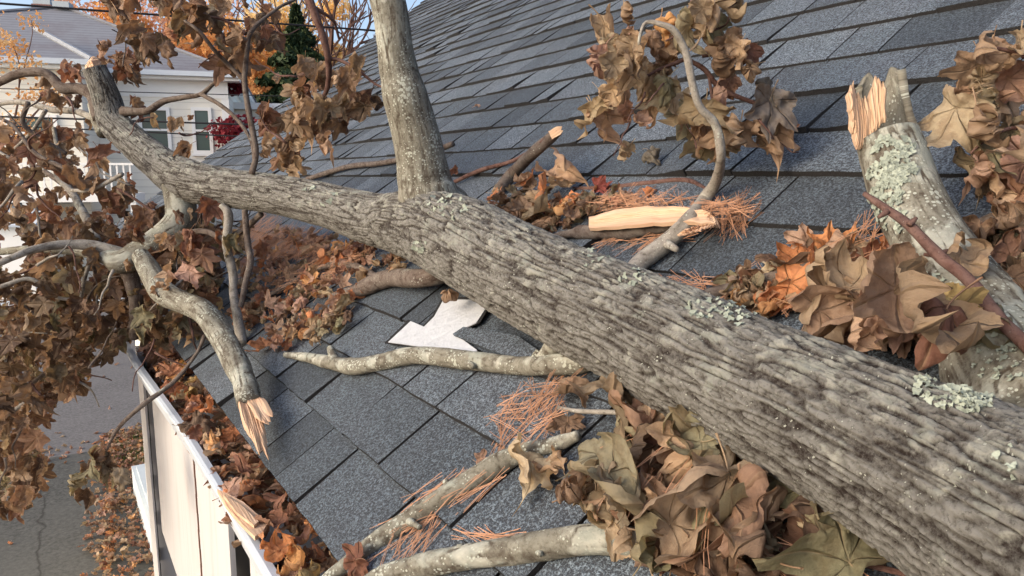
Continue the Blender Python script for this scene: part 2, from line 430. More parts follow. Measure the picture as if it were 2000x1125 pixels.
b = MB(); b.aabb((.50, -.3, .25), (.52, 3.15, ZG - .11)); b.aabb((.32, -.3, .2), (.5, 3.1, .25)); b.build('porch_opening', M_DARK, house)
b = MB(); b.aabb((.30, -.3, .0), (.33, 3.09, .85)); b.build('porch_knee_wall', M_PANEL, house)
st = MB(); p0 = G(268, 950); st.aabb((.56, 6.6, .016), (.95, 8.7, .34)); st.aabb((.60, 6.7, .34), (.90, 8.6, .37))
tag(st.build('concrete_step', M_CONC), 'pale bluish concrete step at ground level beside the white porch and leaf pile', 'step')

# exposed underlayment where shingle tabs were torn off
patch = [(758, 668), (802, 627), (828, 638), (848, 618), (866, 585), (960, 585), (930, 630), (886, 650), (932, 684), (916, 694), (838, 679)]
pcx, pcy = 860, 640
b = MB(); b.prism([R(pcx + (x - pcx) * 1.07 + rs.uniform(-3, 3), pcy + (y - pcy) * 1.10 + rs.uniform(-2, 2), .0166) for x, y in patch], -RN * .002); b.build('torn_felt', M_UNDER, house)
P = [R(x, y, .0185) for i, (x, y) in enumerate(patch)]
b = MB(); b.prism(P, -RN * .002); pa = b.build('exposed_underlayment', M_PATCH, house)
tag(pa, 'torn silver grey underlayment showing where a shingle tab is missing')
tb = [(884, 652), (905, 638), (1010, 655), (1075, 700), (1010, 701), (960, 684)]
P = [R(x, y, .028 - .006 * (i > 1)) for i, (x, y) in enumerate(tb)]
b = MB(); b.prism(P, -RN * .006)
o = b.build('lifted_tab', M_SHING, house)
for nm, vv in (('tone', .45), ('butt', 0)):
    at = o.data.attributes.new(nm, 'FLOAT', 'POINT'); at.data.foreach_set('value', [vv] * len(o.data.vertices))
# ------------------------------------------------------------------ limb builder
def catmull(P, R_, step):
    P = np.array(P, float); R_ = np.array(R_, float)
    P = np.vstack([2 * P[0] - P[1], P, 2 * P[-1] - P[-2]]); R_ = np.concatenate([[R_[0]], R_, [R_[-1]]])
    op, orr = [], []
    for i in range(1, len(P) - 2):
        L = np.linalg.norm(P[i + 1] - P[i]); n = max(2, int(L / step))
        for k in range(n):
            t = k / n; p0, p1, p2, p3 = P[i - 1:i + 3]
            op.append(.5 * ((2 * p1) + (-p0 + p2) * t + (2 * p0 - 5 * p1 + 4 * p2 - p3) * t * t + (-p0 + 3 * p1 - 3 * p2 + p3) * t ** 3))
            ts = t * t * (3 - 2 * t); orr.append(R_[i] * (1 - ts) + R_[i + 1] * ts)
    op.append(P[-2]); orr.append(R_[-2])
    return np.array(op), np.array(orr)
SEED = [0]
def limb(name, pts, mat, parent, rough=0.0, nseg=None, step=None, knob=.06, cut=None, flare=0):
    """pts: list of (xyz, radius). rough: bark relief in metres."""
    SEED[0] += 1; sd_ = SEED[0]
    rmax = max(p[1] for p in pts)
    step = step or max(.006, rmax * .35); nseg = nseg or (10 if rmax < .008 else 18 if rmax < .02 else 40)
    P, Rr = catmull([p[0] for p in pts], [p[1] for p in pts], step)
    n = len(P); S = np.concatenate([[0], np.cumsum(np.linalg.norm(np.diff(P, axis=0), axis=1))])
    T_ = np.gradient(P, axis=0); T_ /= np.linalg.norm(T_, axis=1)[:, None]
    a = np.cross(T_[0], [0, 0, 1.0]); a = nz(a) if np.linalg.norm(a) > .05 else np.array([1., 0, 0])
    A = []
    for i in range(n): a = nz(a - T_[i] * (a @ T_[i])); A.append(a)
    A = np.array(A); B = np.cross(T_, A)
    if flare: Rr = Rr * (1 + flare * np.exp(-S / (2.2 * rmax)))
    th = np.linspace(0, 2 * np.pi, nseg, endpoint=False)
    ct, st_ = np.cos(th)[None], np.sin(th)[None]
    dirs = A[:, None] * ct[..., None] + B[:, None] * st_[..., None]
    rm = np.maximum(Rr, rmax * .35)[:, None]
    bc = np.stack([rm * ct, rm * st_, np.broadcast_to(S[:, None], (n, nseg))], -1).reshape(-1, 3) + sd_ * 3.17
    lowf = (vn(bc * [1.2 / rmax * .5, 1.2 / rmax * .5, .45 / rmax], sd_) - .5) * 2
    rr = Rr[:, None] * (1 + knob * 1.6 * lowf.reshape(n, nseg))
    if rough:
        w1 = (vn(bc * [9, 9, 9], sd_ + 5) - .5) * .007
        q = bc + w1[:, None] * [1, 1, 0]
        r1 = 1 - np.abs(2 * vn(q * [135, 135, 13], sd_ + 1) - 1)
        r2 = 1 - np.abs(2 * vn(q * [210, 210, 40], sd_ + 2) - 1)
        fiss = np.clip((np.maximum(r1 ** 3.4, .7 * r2 ** 4.5) - .34) / .66, 0, 1)
        fine = vn(bc * [330, 330, 260], sd_ + 3); mid = vn(bc * [60, 60, 28], sd_ + 4); flk = vn(bc * [170, 170, 75], sd_ + 6)
        hgt = np.clip(.74 - .9 * fiss + .22 * (mid - .5) + .45 * (fine - .5) + .5 * (flk - .5), 0, 1)
        rr = rr + rough * np.clip(Rr[:, None] / .085, .2, 1) ** 2.0 * (hgt.reshape(n, nseg) - .6)
    else:
        r1 = 1 - np.abs(2 * vn(bc * [60, 60, 30], sd_ + 1) - 1)
        fine = vn(bc * [180, 180, 220], sd_ + 3); ring = vn(bc * [20, 20, 90], sd_ + 2)
        hgt = np.clip(.62 - .5 * np.clip((r1 ** 3 - .5) * 2, 0, 1) + .5 * (fine - .5) + .35 * (ring - .5), 0, 1)
        rr = rr + min(.0016, rmax * .06) * (hgt.reshape(n, nseg) - .6)
    V = P[:, None] + dirs * rr[..., None]
    upf = np.clip(dirs[..., 2], -1, 1).reshape(-1)
    V = V.reshape(-1, 3)
    i, j = np.meshgrid(np.arange(n - 1), np.arange(nseg), indexing='ij'); j2 = (j + 1) % nseg
    F = np.stack([i * nseg + j, i * nseg + j2, (i + 1) * nseg + j2, (i + 1) * nseg + j], -1).reshape(-1, 4).tolist()
    F.append(tuple(range(nseg - 1, -1, -1))); F.append(tuple((n - 1) * nseg + k for k in range(nseg)))
    o = mesh_obj(name, V, F, mat, parent, True, {'bc': bc, 'hgt': hgt, 'upf': upf})
    return o
def pw(x, y, w, z): return (W(x, y, z), w * z / (2 * FPX))
def ph(x, y, w, gap=0.0):
    z = zc(x, y, w, gap); return (W(x, y, z), w * z / (2 * FPX))

def splinters(name, base, axis, r, length, n, parent, seed, side=None, flat=.35):
    """pale torn wood: jagged plates grouped side by side along the grain"""
    rs_ = random.Random(seed); axis = nz(axis); V = []; F = []; GR = []
    sx = nz(np.cross(axis, side if side is not None else [0.3, .2, .9])); sy = np.cross(axis, sx)
    for k in range(n):
        cx_ = (k - (n - 1) / 2) / n * 2 * r * .9; wv = r * 1.15 / n * rs_.uniform(.9, 1.3); tk = r * flat * rs_.uniform(.7, 1.2)
        L = length * rs_.uniform(.55, 1.0); oy = rs_.uniform(-.2, .2) * r
        s = len(V); steps = 7; prev = 0
        for i in range(steps + 1):
            t = i / steps; tw = 1 if t < .75 else (1 - t) / .25 * .8 + .12
            c = base + axis * (L * t - length * .12) + sx * (cx_ + rs_.uniform(-.06, .06) * r) + sy * (oy + rs_.uniform(-.05, .05) * r)
            for (dx, dy) in ((-1, -1), (1, -1), (1, 1), (-1, 1)):
                v = c + sx * dx * wv * tw * (1 + rs_.uniform(-.12, .12)) + sy * dy * tk * tw; V.append(v)
                GR.append((dx * wv + cx_, dy * tk, L * t))
        for i in range(steps):
            for d in range(4): F.append((s + 4 * i + d, s + 4 * i + (d + 1) % 4, s + 4 * i + 4 + (d + 1) % 4, s + 4 * i + 4 + d))
        F.append((s + 3, s + 2, s + 1, s)); e_ = s + 4 * steps; F.append((e_, e_ + 1, e_ + 2, e_ + 3))
    o = mesh_obj(name, V, F, M_WOOD, parent, False, {'grain': np.array(GR) + seed})
    return o
def shards(name, base, axis, side, width, lens, starts, parent, seed, depth=.35, thick=.006):
    """torn wood: a fan of pointed fibres of unequal length set side by side in a shallow hollow"""
    r_ = random.Random(seed); axis = nz(axis); side = nz(np.asarray(side) - axis * (np.asarray(side) @ axis)); out = np.cross(axis, side); V = []; F = []; GR = []
    if out @ (CAM - base) < 0: out = -out
    n = len(lens)
    for k in range(n * 2):
        kk = k / 2; i0 = min(int(kk), n - 1); i1 = min(i0 + 1, n - 1); f = kk - i0
        L = (lens[i0] * (1 - f) + lens[i1] * f) * r_.uniform(.88, 1.04); s0 = starts[i0] * (1 - f) + starts[i1] * f
        q = (kk + .5) / n * 2 - 1; c0 = base + side * width / 2 * q - out * (depth * width / 2 * (1 - q * q)) + out * r_.uniform(-.0008, .0008)
        wv = width / n * .5 * r_.uniform(1.0, 1.7); st = 9; b0 = len(V); ph_ = r_.uniform(0, 6)
        for i in range(st + 1):
            t = i / st; tw = 1 if t < .8 else max(.06, (1 - t) / .2); tw *= (.25 + .75 * min(1, t / .12))
            c = c0 + axis * (s0 + (L - s0) * t) + side * (.0009 * math.sin(t * 7 + ph_)) + out * (.0012 * math.sin(t * 5 + ph_) + .002 * (t > .8) * r_.uniform(-1, 1))
            for dx, dy in ((-1, -1), (1, -1), (.8, .6), (-.2, 1), (-.9, .4)):
                V.append(c + side * dx * wv * tw + out * dy * thick * .5 * tw); GR.append((q * width, dy * thick, (L - s0) * t))
        for i in range(st):
            for d in range(5): F.append((b0 + 5 * i + d, b0 + 5 * i + (d + 1) % 5, b0 + 5 * i + 5 + (d + 1) % 5, b0 + 5 * i + 5 + d))
        F.append((b0 + 4, b0 + 3, b0 + 2, b0 + 1, b0)); e_ = b0 + 5 * st; F.append((e_, e_ + 1, e_ + 2, e_ + 3, e_ + 4))
    return mesh_obj(name, V, F, M_WOOD, parent, False, {'grain': np.array(GR) + seed})
def plank(name, pix, hs, thick, parent, seed, n=20):
    """split board: pix = top-edge / bottom-edge pixel pairs along the grain, hs = roof heights"""
    rs_ = random.Random(seed); V = []; F = []; GR = []; m = 8
    tops = np.array([p[0] for p in pix], float); bots = np.array([p[1] for p in pix], float)
    for i in range(n + 1):
        t = i / n * (len(pix) - 1); k = min(int(t), len(pix) - 2); f = t - k
        a = tops[k] * (1 - f) + tops[k + 1] * f; c = bots[k] * (1 - f) + bots[k + 1] * f; h = hs[k] * (1 - f) + hs[k + 1] * f
        jg = rs_.uniform(-2.5, 2.5)
        for j in range(m + 1):
            s = j / m; q = a * (1 - s) + c * s + [0, jg]
            V.append(R(q[0], q[1], h + .004 * math.sin(s * 6 + i * .15) + rs_.uniform(-.0006, .0006)))
            GR.append((s * .05, 0, i / n * .3))
    nt_ = len(V)
    V += [v - RN * thick for v in V]; GR += GR
    for i in range(n):
        for j in range(m):
            a = i * (m + 1) + j; F += [(a, a + 1, a + m + 2, a + m + 1), (nt_ + a, nt_ + a + m + 1, nt_ + a + m + 2, nt_ + a + 1)]
        for j in (0, m):
            a = i * (m + 1) + j; F.append((a, a + m + 1, nt_ + a + m + 1, nt_ + a))
    for i in (0, n):
        for j in range(m): a = i * (m + 1) + j; F.append((a, a + 1, nt_ + a + 1, nt_ + a))
    return mesh_obj(name, V, F, M_WOOD, parent, False, {'grain': np.array(GR) + seed})

# ------------------------------------------------------------------ the fallen tree
tree = empty('fallen_tree', R(1400, 700, 0))
tag(tree, 'huge lichen speckled limb lying diagonally across the shingle roof, leafy at its far end', 'fallen tree')
J = 1.60
main_pts = [ph(2480, 1290, 700, .01), ph(2300, 1190, 600, .01), ph(2080, 1075, 480, .01), ph(1900, 975, 400, .006), ph(1750, 893, 345, .006), ph(1600, 815, 300, .006), ph(1450, 745, 262, .006),
            ph(1290, 665, 235, .006), ph(1140, 597, 212, .008), ph(1000, 525, 190, .02), ph(900, 470, 172, .03), ph(820, 440, 138, .045),
            pw(735, 430, 104, 1.95), pw(640, 402, 88, 2.08), pw(540, 380, 80, 2.2), pw(450, 368, 76, 2.32), pw(360, 350, 80, 2.45), pw(300, 310, 68, 2.55), pw(255, 272, 62, 2.62), pw(222, 240, 58, 2.66),
            pw(212, 205, 54, 2.66), pw(200, 170, 50, 2.64), pw(184, 132, 44, 2.62)]
trunk = limb('trunk', main_pts, M_BARK, tree, rough=.0060, nseg=420, step=.0025, knob=.035)
splinters('broken_end', main_pts[-1][0], main_pts[-1][0] - main_pts[-2][0], .036, .05, 5, trunk, 3)
fz = main_pts[11][1] and zc(820, 440, 138, .045)
fork_pts = [pw(856, 462, 120, fz + .0), pw(850, 436, 160, fz - .0), pw(844, 408, 150, fz - .01), pw(835, 380, 116, fz - .03), pw(829, 355, 102, fz - .035), pw(820, 300, 91, fz - .05), pw(806, 240, 88, fz - .07), pw(792, 190, 88, fz - .09), pw(780, 140, 78, fz - .10),
            pw(772, 90, 71, fz - .12), pw(764, 30, 70, fz - .13), pw(748, -40, 70, fz - .14), pw(720, -160, 70, fz - .16)]
limb('upright_fork', fork_pts, M_BARKS, tree, rough=.0011, nseg=160, step=.005, knob=.05)
stub_pts = [pw(2060, 850, 380, .69), pw(1990, 740, 262, .74), pw(1925, 635, 185, .80), pw(1860, 535, 142, .86), pw(1805, 450, 128, .91), pw(1768, 375, 124, .95), pw(1745, 305, 118, .98), pw(1733, 272, 112, .99)]
stub = limb('broken_stub', stub_pts, M_BARKS, tree, rough=.0018, nseg=150, step=.004, knob=.05)
# bark shell of the stub's upper right half, open towards the torn wood
def shell(name, pts, th0, th1, parent, thick=.006, refdir=None, seed=1):
    P, Rr = catmull([p[0] for p in pts], [p[1] for p in pts], .004); n = len(P); m = 40
    T_ = np.gradient(P, axis=0); T_ /= np.linalg.norm(T_, axis=1)[:, None]
    V = []; bc = []; S = np.concatenate([[0], np.cumsum(np.linalg.norm(np.diff(P, axis=0), axis=1))])
    rnd = np.random.RandomState(seed)
    for i in range(n):
        A = refdir - T_[i] * (refdir @ T_[i]); A = nz(A); B = np.cross(T_[i], A)
        fe = (rnd.rand() - .5) * .10
        for side in (0, 1):
            for j in range(m + 1):
                th = th0 + fe + (th1 - th0) * j / m; r_ = Rr[i] - side * thick + (.0010 * math.sin(th * 9 + S[i] * 60) if not side else 0)
                end = .012 * math.sin(th * 5) * (S[i] / S[-1]) ** 6 * 1.0
                V.append(P[i] + (A * math.cos(th) + B * math.sin(th)) * r_ + T_[i] * end); bc.append((Rr[i] * math.cos(th), Rr[i] * math.sin(th), S[i]))
    F = []; K = 2 * (m + 1)
    for i in range(n - 1):
        for j in range(m):
            a = i * K + j; F.append((a, a + 1, a + K + 1, a + K)); c = a + m + 1; F.append((c, c + K, c + K + 1, c + 1))
        for j in (0, m): a = i * K + j; F.append((a, a + K, a + K + m + 1, a + m + 1))
    for i in (0, n - 1):
        for j in range(m): a = i * K + j; F.append((a, a + 1, a + m + 2, a + m + 1))
    bc = np.array(bc) + 7.7; hg = np.clip(.45 + .6 * (vn(bc * 150, 9) - .5) + .3 * (vn(bc * 40, 8) - .5), 0, 1)
    return mesh_obj(name, V, F, M_BARKS, parent, True, {'bc': bc, 'hgt': hg, 'upf': np.full(len(V), .1)})
top_pts = [pw(1738, 290, 115, .99), pw(1732, 262, 108, 1.0), pw(1725, 225, 103, 1.01), pw(1718, 185, 98, 1.02), pw(1714, 138, 94, 1.03)]
shell('bark_shell', top_pts, -.55, 2.15, stub, .010, M @ [1, 0, 0])
k_ = .985 / FPX
shards('torn_wood', W(1695, 288, .972), W(1690, 150, .985) - W(1695, 288, .972), right, 66 * k_, [x * k_ for x in (118, 142, 140, 128, 116, 108, 104, 110, 122, 138, 148, 150)], [x * k_ for x in (70, 30, 10, 0, 0, 4, 10, 18, 26, 34, 42, 50)], stub, 5, .45, .012)
# lower forks of the left side
def br(name, pts, mat, parent=tree, **kw): return limb(name, pts, mat, parent, **kw)
br('branch', [pw(345, 352, 60, 2.45), pw(353, 400, 56, 2.45), pw(350, 435, 58, 2.44), pw(310, 470, 54, 2.42), pw(270, 495, 50, 2.40), pw(236, 512, 46, 2.38), pw(205, 500, 30, 2.42), pw(150, 490, 20, 2.5), pw(70, 486, 15, 2.6), pw(0, 492, 13, 2.7), pw(-60, 500, 12, 2.8)], M_BARKS)
br('branch', [pw(245, 505, 40, 2.40), pw(258, 550, 28, 2.42), pw(266, 600, 26, 2.45), pw(262, 660, 18, 2.5)], M_TWIG)
br('branch', [pw(240, 500, 30, 2.42), pw(190, 482, 22, 2.4), pw(130, 478, 18, 2.36), pw(70, 486, 15, 2.3), pw(20, 505, 13, 2.25), pw(-60, 540, 12, 2.2)], M_TWIGP)
br('branch', [pw(200, 232, 34, 2.66), pw(180, 185, 26, 2.68), pw(150, 173, 23, 2.7), pw(122, 172, 22, 2.7), pw(100, 150, 19, 2.7), pw(80, 141, 18, 2.7), pw(40, 143, 17, 2.72), pw(0, 160, 14, 2.75), pw(-60, 190, 12, 2.8)], M_TWIG)
br('branch', [pw(205, 260, 30, 2.66), pw(193, 235, 28, 2.68), pw(182, 205, 22, 2.7)], M_BARKS)
br('branch', [pw(205, 240, 14, 2.66), pw(150, 218, 13, 2.8), pw(100, 214, 13, 2.9), pw(50, 200, 11, 3.0), pw(0, 203, 8, 3.1), pw(-60, 220, 6, 3.1)], M_TWIGP)
br('branch', [pw(240, 218, 20, 2.64), pw(272, 218, 14, 2.62), pw(292, 215, 13, 2.6), pw(320, 198, 12, 2.6), pw(360, 190, 10, 2.58), pw(393, 184, 9, 2.56), pw(415, 165, 8, 2.55), pw(427, 155, 7, 2.55), pw(426, 130, 5, 2.55)], M_TWIG)
br('branch', [pw(393, 184, 9, 2.56), pw(430, 205, 8, 2.5), pw(465, 235, 8, 2.45), pw(490, 275, 7, 2.4), pw(497, 320, 6, 2.35)], M_TWIG)
br('branch', [pw(492, 340, 12, 2.2), pw(500, 295, 11, 2.2), pw(488, 230, 12, 2.2), pw(478, 160, 11, 2.2), pw(483, 100, 9, 2.2), pw(492, 60, 8, 2.2), pw(540, 18, 6, 2.25), pw(575, 0, 6, 2.3)], M_TWIG)
br('branch', [pw(480, 160, 9, 2.2), pw(450, 130, 9, 2.2), pw(420, 100, 8, 2.15), pw(390, 62, 7, 2.1), pw(360, 40, 5, 2.1)], M_TWIG)
br('branch', [pw(480, 66, 8, 2.2), pw(440, 40, 6, 2.2), pw(400, 28, 5, 2.2), pw(360, -10, 5, 2.2)], M_TWIGR)
br('branch', [pw(590, -40, 18, 2.0), pw(612, 20, 16, 2.0), pw(632, 75, 14, 2.02), pw(641, 120, 12, 2.05), pw(641, 165, 10, 2.1), pw(625, 205, 8, 2.15)], M_TWIGR)
br('branch', [pw(640, 115, 8, 2.05), pw(665, 118, 7, 2.05), pw(700, 138, 6, 2.03), pw(735, 165, 5, 2.0), pw(760, 172, 4, 1.9)], M_TWIGR)
br('branch', [pw(615, 15, 8, 2.0), pw(650, 40, 6, 2.05), pw(662, 75, 5, 2.1)], M_TWIGR)
br('branch', [pw(105, 250, 8, 2.9), pw(115, 315, 11, 2.85), pw(112, 345, 11, 2.85), pw(140, 375, 14, 2.8), pw(165, 420, 16, 2.7), pw(190, 470, 17, 2.6)], M_TWIGP)
br('branch', [pw(60, 320, 8, 3.0), pw(95, 340, 10, 2.95), pw(125, 360, 12, 2.85)], M_TWIG)
br('branch', [pw(432, 400, 12, 2.28), pw(446, 420, 18, 2.28), pw(443, 480, 17, 2.28), pw(455, 535, 17, 2.28), pw(456, 575, 16, 2.26), pw(470, 655, 20, 2.2), pw(472, 672, 20, 2.18)], M_TWIGP)
br('branch', [pw(478, 410, 12, 2.25), pw(484, 480, 13, 2.25), pw(489, 510, 13, 2.22), pw(478, 560, 11, 2.2), pw(470, 600, 10, 2.2)], M_TWIG)
br('branch', [pw(350, 455, 8, 2.4), pw(400, 452, 11, 2.35), pw(440, 465, 11, 2.3), pw(480, 445, 11, 2.3), pw(510, 418, 12, 2.25)], M_TWIG)
for pts in ([(0, 690), (55, 665), (110, 640), (160, 650), (190, 655), (240, 630)], [(20, 580), (60, 610), (100, 640), (125, 645)], [(180, 500), (165, 545), (155, 590), (130, 620)],
            [(40, 770), (100, 720), (160, 690), (200, 665), (235, 640)], [(0, 820), (60, 780), (120, 745), (200, 700)], [(180, 510), (190, 550), (200, 585)], [(0, 560), (60, 545), (110, 580), (150, 585)],
            [(130, 330), (70, 300), (30, 250), (0, 230)], [(55, 200), (45, 240), (80, 270), (130, 300)], [(90, 215), (60, 260), (30, 290)], [(240, 340), (180, 370), (140, 372)], [(250, 640), (330, 620), (390, 650)]):
    w0 = rs.uniform(6, 10); z0 = rs.uniform(2.3, 2.9)
    br('twig', [pw(x, y, w0 * (1 - .08 * i), z0 + .03 * i) for i, (x, y) in enumerate(pts)], rs.choice([M_TWIG, M_TWIG, M_TWIGP]))
br('twig', [pw(400, 655, 8, 2.1), pw(384, 690, 7, 2.08), pw(340, 745, 9, 2.05), pw(280, 790, 10, 2.0), pw(232, 835, 8, 2.0), pw(205, 885, 5, 2.0)], M_TWIG)
# underside branches seen against the roof
br('branch', [pw(1190, 660, 60, 1.14), ph(1150, 700, 50, .012), ph(1085, 712, 42, .012), ph(1010, 714, 36, .004), ph(900, 702, 36, .006), ph(810, 694, 36, .008), ph(740, 708, 34, .006), ph(690, 716, 34, .004), ph(640, 707, 27, .006), ph(600, 698, 20, .005), ph(558, 693, 12, .01)], M_BARKS, step=.004, nseg=48)
br('branch', [ph(1060, 705, 34, .01), pw(1085, 672, 40, 1.22), pw(1110, 640, 46, 1.2)], M_BARKS)
br('branch', [pw(880, 520, 60, 1.72), ph(830, 543, 38, .03), ph(765, 543, 34, .012), ph(725, 556, 33, .01), ph(690, 572, 26, .008), ph(650, 583, 22, .006)], M_TWIG, step=.004, nseg=40)
br('branch', [ph(740, 548, 20, .02), ph(700, 522, 14, .02), ph(650, 517, 13, .02), ph(600, 535, 11, .02), ph(540, 570, 9, .02), ph(470, 600, 7, .02)], M_TWIG)
br('branch', [ph(600, 350, 10, .01), ph(680, 326, 11, .012), ph(750, 318, 11, .01), ph(830, 300, 12, .008), ph(885, 281, 11, .005)], M_TWIG)
# other broken branches
b2 = empty('broken_branch', R(480, 720, 0)); tag(b2, 'broken grey branch with split pale end hanging above the gutter corner', 'branch')
bp = [pw(275, 500, 36, 2.3), pw(290, 525, 40, 2.25), pw(318, 570, 44, 2.15), pw(360, 592, 42, 2.08), pw(398, 610, 44, 2.0), ph(432, 655, 48, .10), ph(458, 705, 46, .07), ph(478, 750, 46, .045), ph(487, 788, 44, .035)]
limb('limb', bp, M_BARKS, b2, rough=.002, nseg=64, step=.005, knob=.07)
hb = (bp[-1][0] - CAM) @ RN + D; zb2 = (bp[-1][0] - CAM) @ fwd; k_ = zb2 / FPX
pb = R(484, 778, hb + .006); fl = np.linalg.norm(R(516, 872, hb * .9) - pb) / (99 * k_)
shards('broken_end', pb, R(516, 872, hb * .9) - pb, right, 40 * k_, [x * k_ * fl for x in (74, 100, 118, 112, 116, 96, 60, 40)], [0] * 8, b2, 7, .3, .014)
pb = R(494, 778, hb + .004)
shards('broken_end', pb, R(532, 838, hb) - pb, right, 26 * k_, [x * k_ * fl for x in (60, 70, 52)], [0] * 3, b2, 9, .2, .006)
b3 = empty('broken_branch', R(870, 970, 0)); tag(b3, 'lichen blotched stick lying on the shingles and poking over the roof edge', 'branch')
limb('limb', [ph(620, 1150, 24), ph(660, 1115, 28), ph(760, 1040, 38), ph(870, 970, 44), ph(960, 915, 46), ph(1015, 886, 38, .003), ph(1085, 868, 30, .01), ph(1130, 850, 20, .02)], M_BARKS, b3, step=.004, nseg=48)
b4 = empty('broken_branch', R(1000, 1075, 0)); tag(b4, 'thick smooth branch at the bottom of the photo running under the olive leaves', 'branch')
limb('limb', [ph(700, 1150, 30), ph(760, 1120, 40), ph(900, 1090, 52), ph(1050, 1068, 60), ph(1130, 1056, 60), ph(1300, 1060, 58), ph(1450, 1090, 50), ph(1560, 1130, 40)], M_BARKS, b4, step=.004, nseg=56)
b5 = empty('leafy_branch', R(1245, 520, 0)); tag(b5, 'slender crooked branch holding a large cluster of hanging tan leaves above the roof', 'branch')
q5 = [ph(1230, 535, 34, .01), ph(1255, 510, 36, .01), ph(1300, 475, 34, .012), ph(1345, 432, 34, .02), pw(1375, 390, 26, 1.40), pw(1398, 355, 22, 1.37), pw(1408, 305, 19, 1.29), pw(1398, 245, 17, 1.27), pw(1368, 210, 16, 1.26), pw(1354, 170, 16, 1.25), pw(1340, 105, 15, 1.24), pw(1318, 62, 14, 1.23), pw(1290, 47, 11, 1.23), pw(1262, 44, 8, 1.24), pw(1250, 70, 7, 1.24), pw(1248, 88, 5, 1.24)]
limb('limb', q5, M_TWIGP, b5)
for pts in ([(1325, 62, 8), (1345, 20, 7), (1358, -20, 6)], [(1340, 115, 9), (1375, 135, 10), (1410, 175, 10), (1470, 200, 8), (1520, 225, 6)], [(1340, 115, 8), (1290, 135, 7), (1260, 150, 6)], [(1385, 150, 6), (1392, 200, 6)], [(1372, 110, 7), (1430, 100, 6), (1460, 75, 4)],
            [(1250, 88, 6), (1240, 95, 5), (1218, 12, 4)], [(1360, 50, 5), (1340, 60, 4), (1300, 80, 4)]):
    limb('twig', [pw(x, y, w_, 1.34) for x, y, w_ in pts], M_TWIGR, b5)
b6 = empty('broken_branch', R(1040, 300, 0)); tag(b6, 'dark broken branch with pale torn tip leaning up out of the leaf pile', 'branch')
l6 = limb('limb', [ph(975, 370, 24, .01), ph(1005, 335, 24, .02), pw(1040, 300, 24, 1.86), pw(1075, 270, 22, 1.82), pw(1092, 257, 16, 1.8)], M_TWIG, b6)
splinters('broken_end', W(1080, 262, 1.8), W(1115, 241, 1.78) - W(1080, 262, 1.8), .010, .055, 2, b6, 8, side=M @ [0, 0, 1])
limb('twig', [ph(888, 355, 8, .01), ph(940, 332, 9, .015), ph(1000, 315, 8, .02), pw(1045, 288, 7, 1.85), pw(1070, 262, 5, 1.82)], M_TWIGR, b6)
b7 = empty('twig', R(1250, 365, 0)); tag(b7, 'thin dark stick flat on the shingles behind the split plank', 'twig')
limb('limb', [ph(1120, 368, 7), ph(1190, 366, 9), ph(1270, 357, 10), ph(1340, 352, 10), ph(1385, 372, 7)], M_TWIGR, b7)
b8 = empty('twig', R(1850, 500, .15)); tag(b8, 'long reddish twig crossing in front of the broken stub at right', 'twig')
limb('limb', [pw(1688, 378, 10, .86), pw(1722, 402, 15, .84), pw(1775, 440, 20, .80), pw(1835, 500, 23, .76), pw(1895, 550, 25, .73), pw(1950, 620, 26, .70), pw(2020, 690, 28, .67), pw(2100, 780, 28, .64)], M_TWIGR, b8)
for (x, y, x2, y2) in ((1735, 412, 1715, 425), (1775, 440, 1790, 425), (1840, 500, 1805, 497), (1830, 497, 1860, 488), (1910, 565, 1895, 590)):
    limb('bud', [pw(x, y, 12, .79), pw((x + x2) / 2, (y + y2) / 2, 11, .79), pw(x2, y2, 7, .79)], M_TWIGR, b8)
b9 = empty('leafy_branch', R(1950, 450, 0)); tag(b9, 'leafy branch at the right edge with drooping tan leaves beside the stub', 'branch')
limb('limb', [ph(1860, 455, 20, .02), ph(1920, 435, 24, .02), ph(1975, 410, 22, .03), ph(2060, 385, 20, .05)], M_TWIG, b9)
limb('limb', [ph(1890, 478, 14, .02), ph(1950, 486, 18, .02), ph(2030, 492, 20, .03)], M_TWIG, b9)
limb('twig', [pw(2050, 140, 10, .95), pw(1990, 105, 9, .95), pw(1935, 92, 7, .95)], M_TWIGR, b9)
limb('twig', [pw(2040, 260, 9, .95), pw(1980, 250, 8, .95), pw(1930, 270, 6, .95), pw(1895, 300, 5, .95)], M_TWIGR, b9)
b10 = empty('broken_branch', R(1500, 545, 0)); tag(b10, 'short dark stick poking out of the leaves behind the trunk', 'branch')
limb('limb', [ph(1380, 575, 24, .01), ph(1440, 560, 26, .012), ph(1510, 543, 26, .02), ph(1600, 520, 26, .03), ph(1680, 500, 22, .04)], M_TWIG, b10)
b11 = empty('twig', R(1700, 1100, .03)); tag(b11, 'thin reddish twig among the leaves under the trunk at bottom right', 'twig')
limb('limb', [ph(1520, 1072, 9, .03), ph(1600, 1088, 11, .03), ph(1700, 1105, 12, .03), ph(1820, 1135, 13, .03)], M_TWIGR, b11)
b12 = empty('twig', R(1180, 805, .02)); tag(b12, 'short pinkish twig bridging the curled brown leaves below the trunk', 'twig')
limb('limb', [ph(1090, 796, 8, .03), ph(1130, 803, 9, .03), ph(1190, 805, 10, .03), ph(1260, 808, 11, .03)], M_TWIGP, b12)

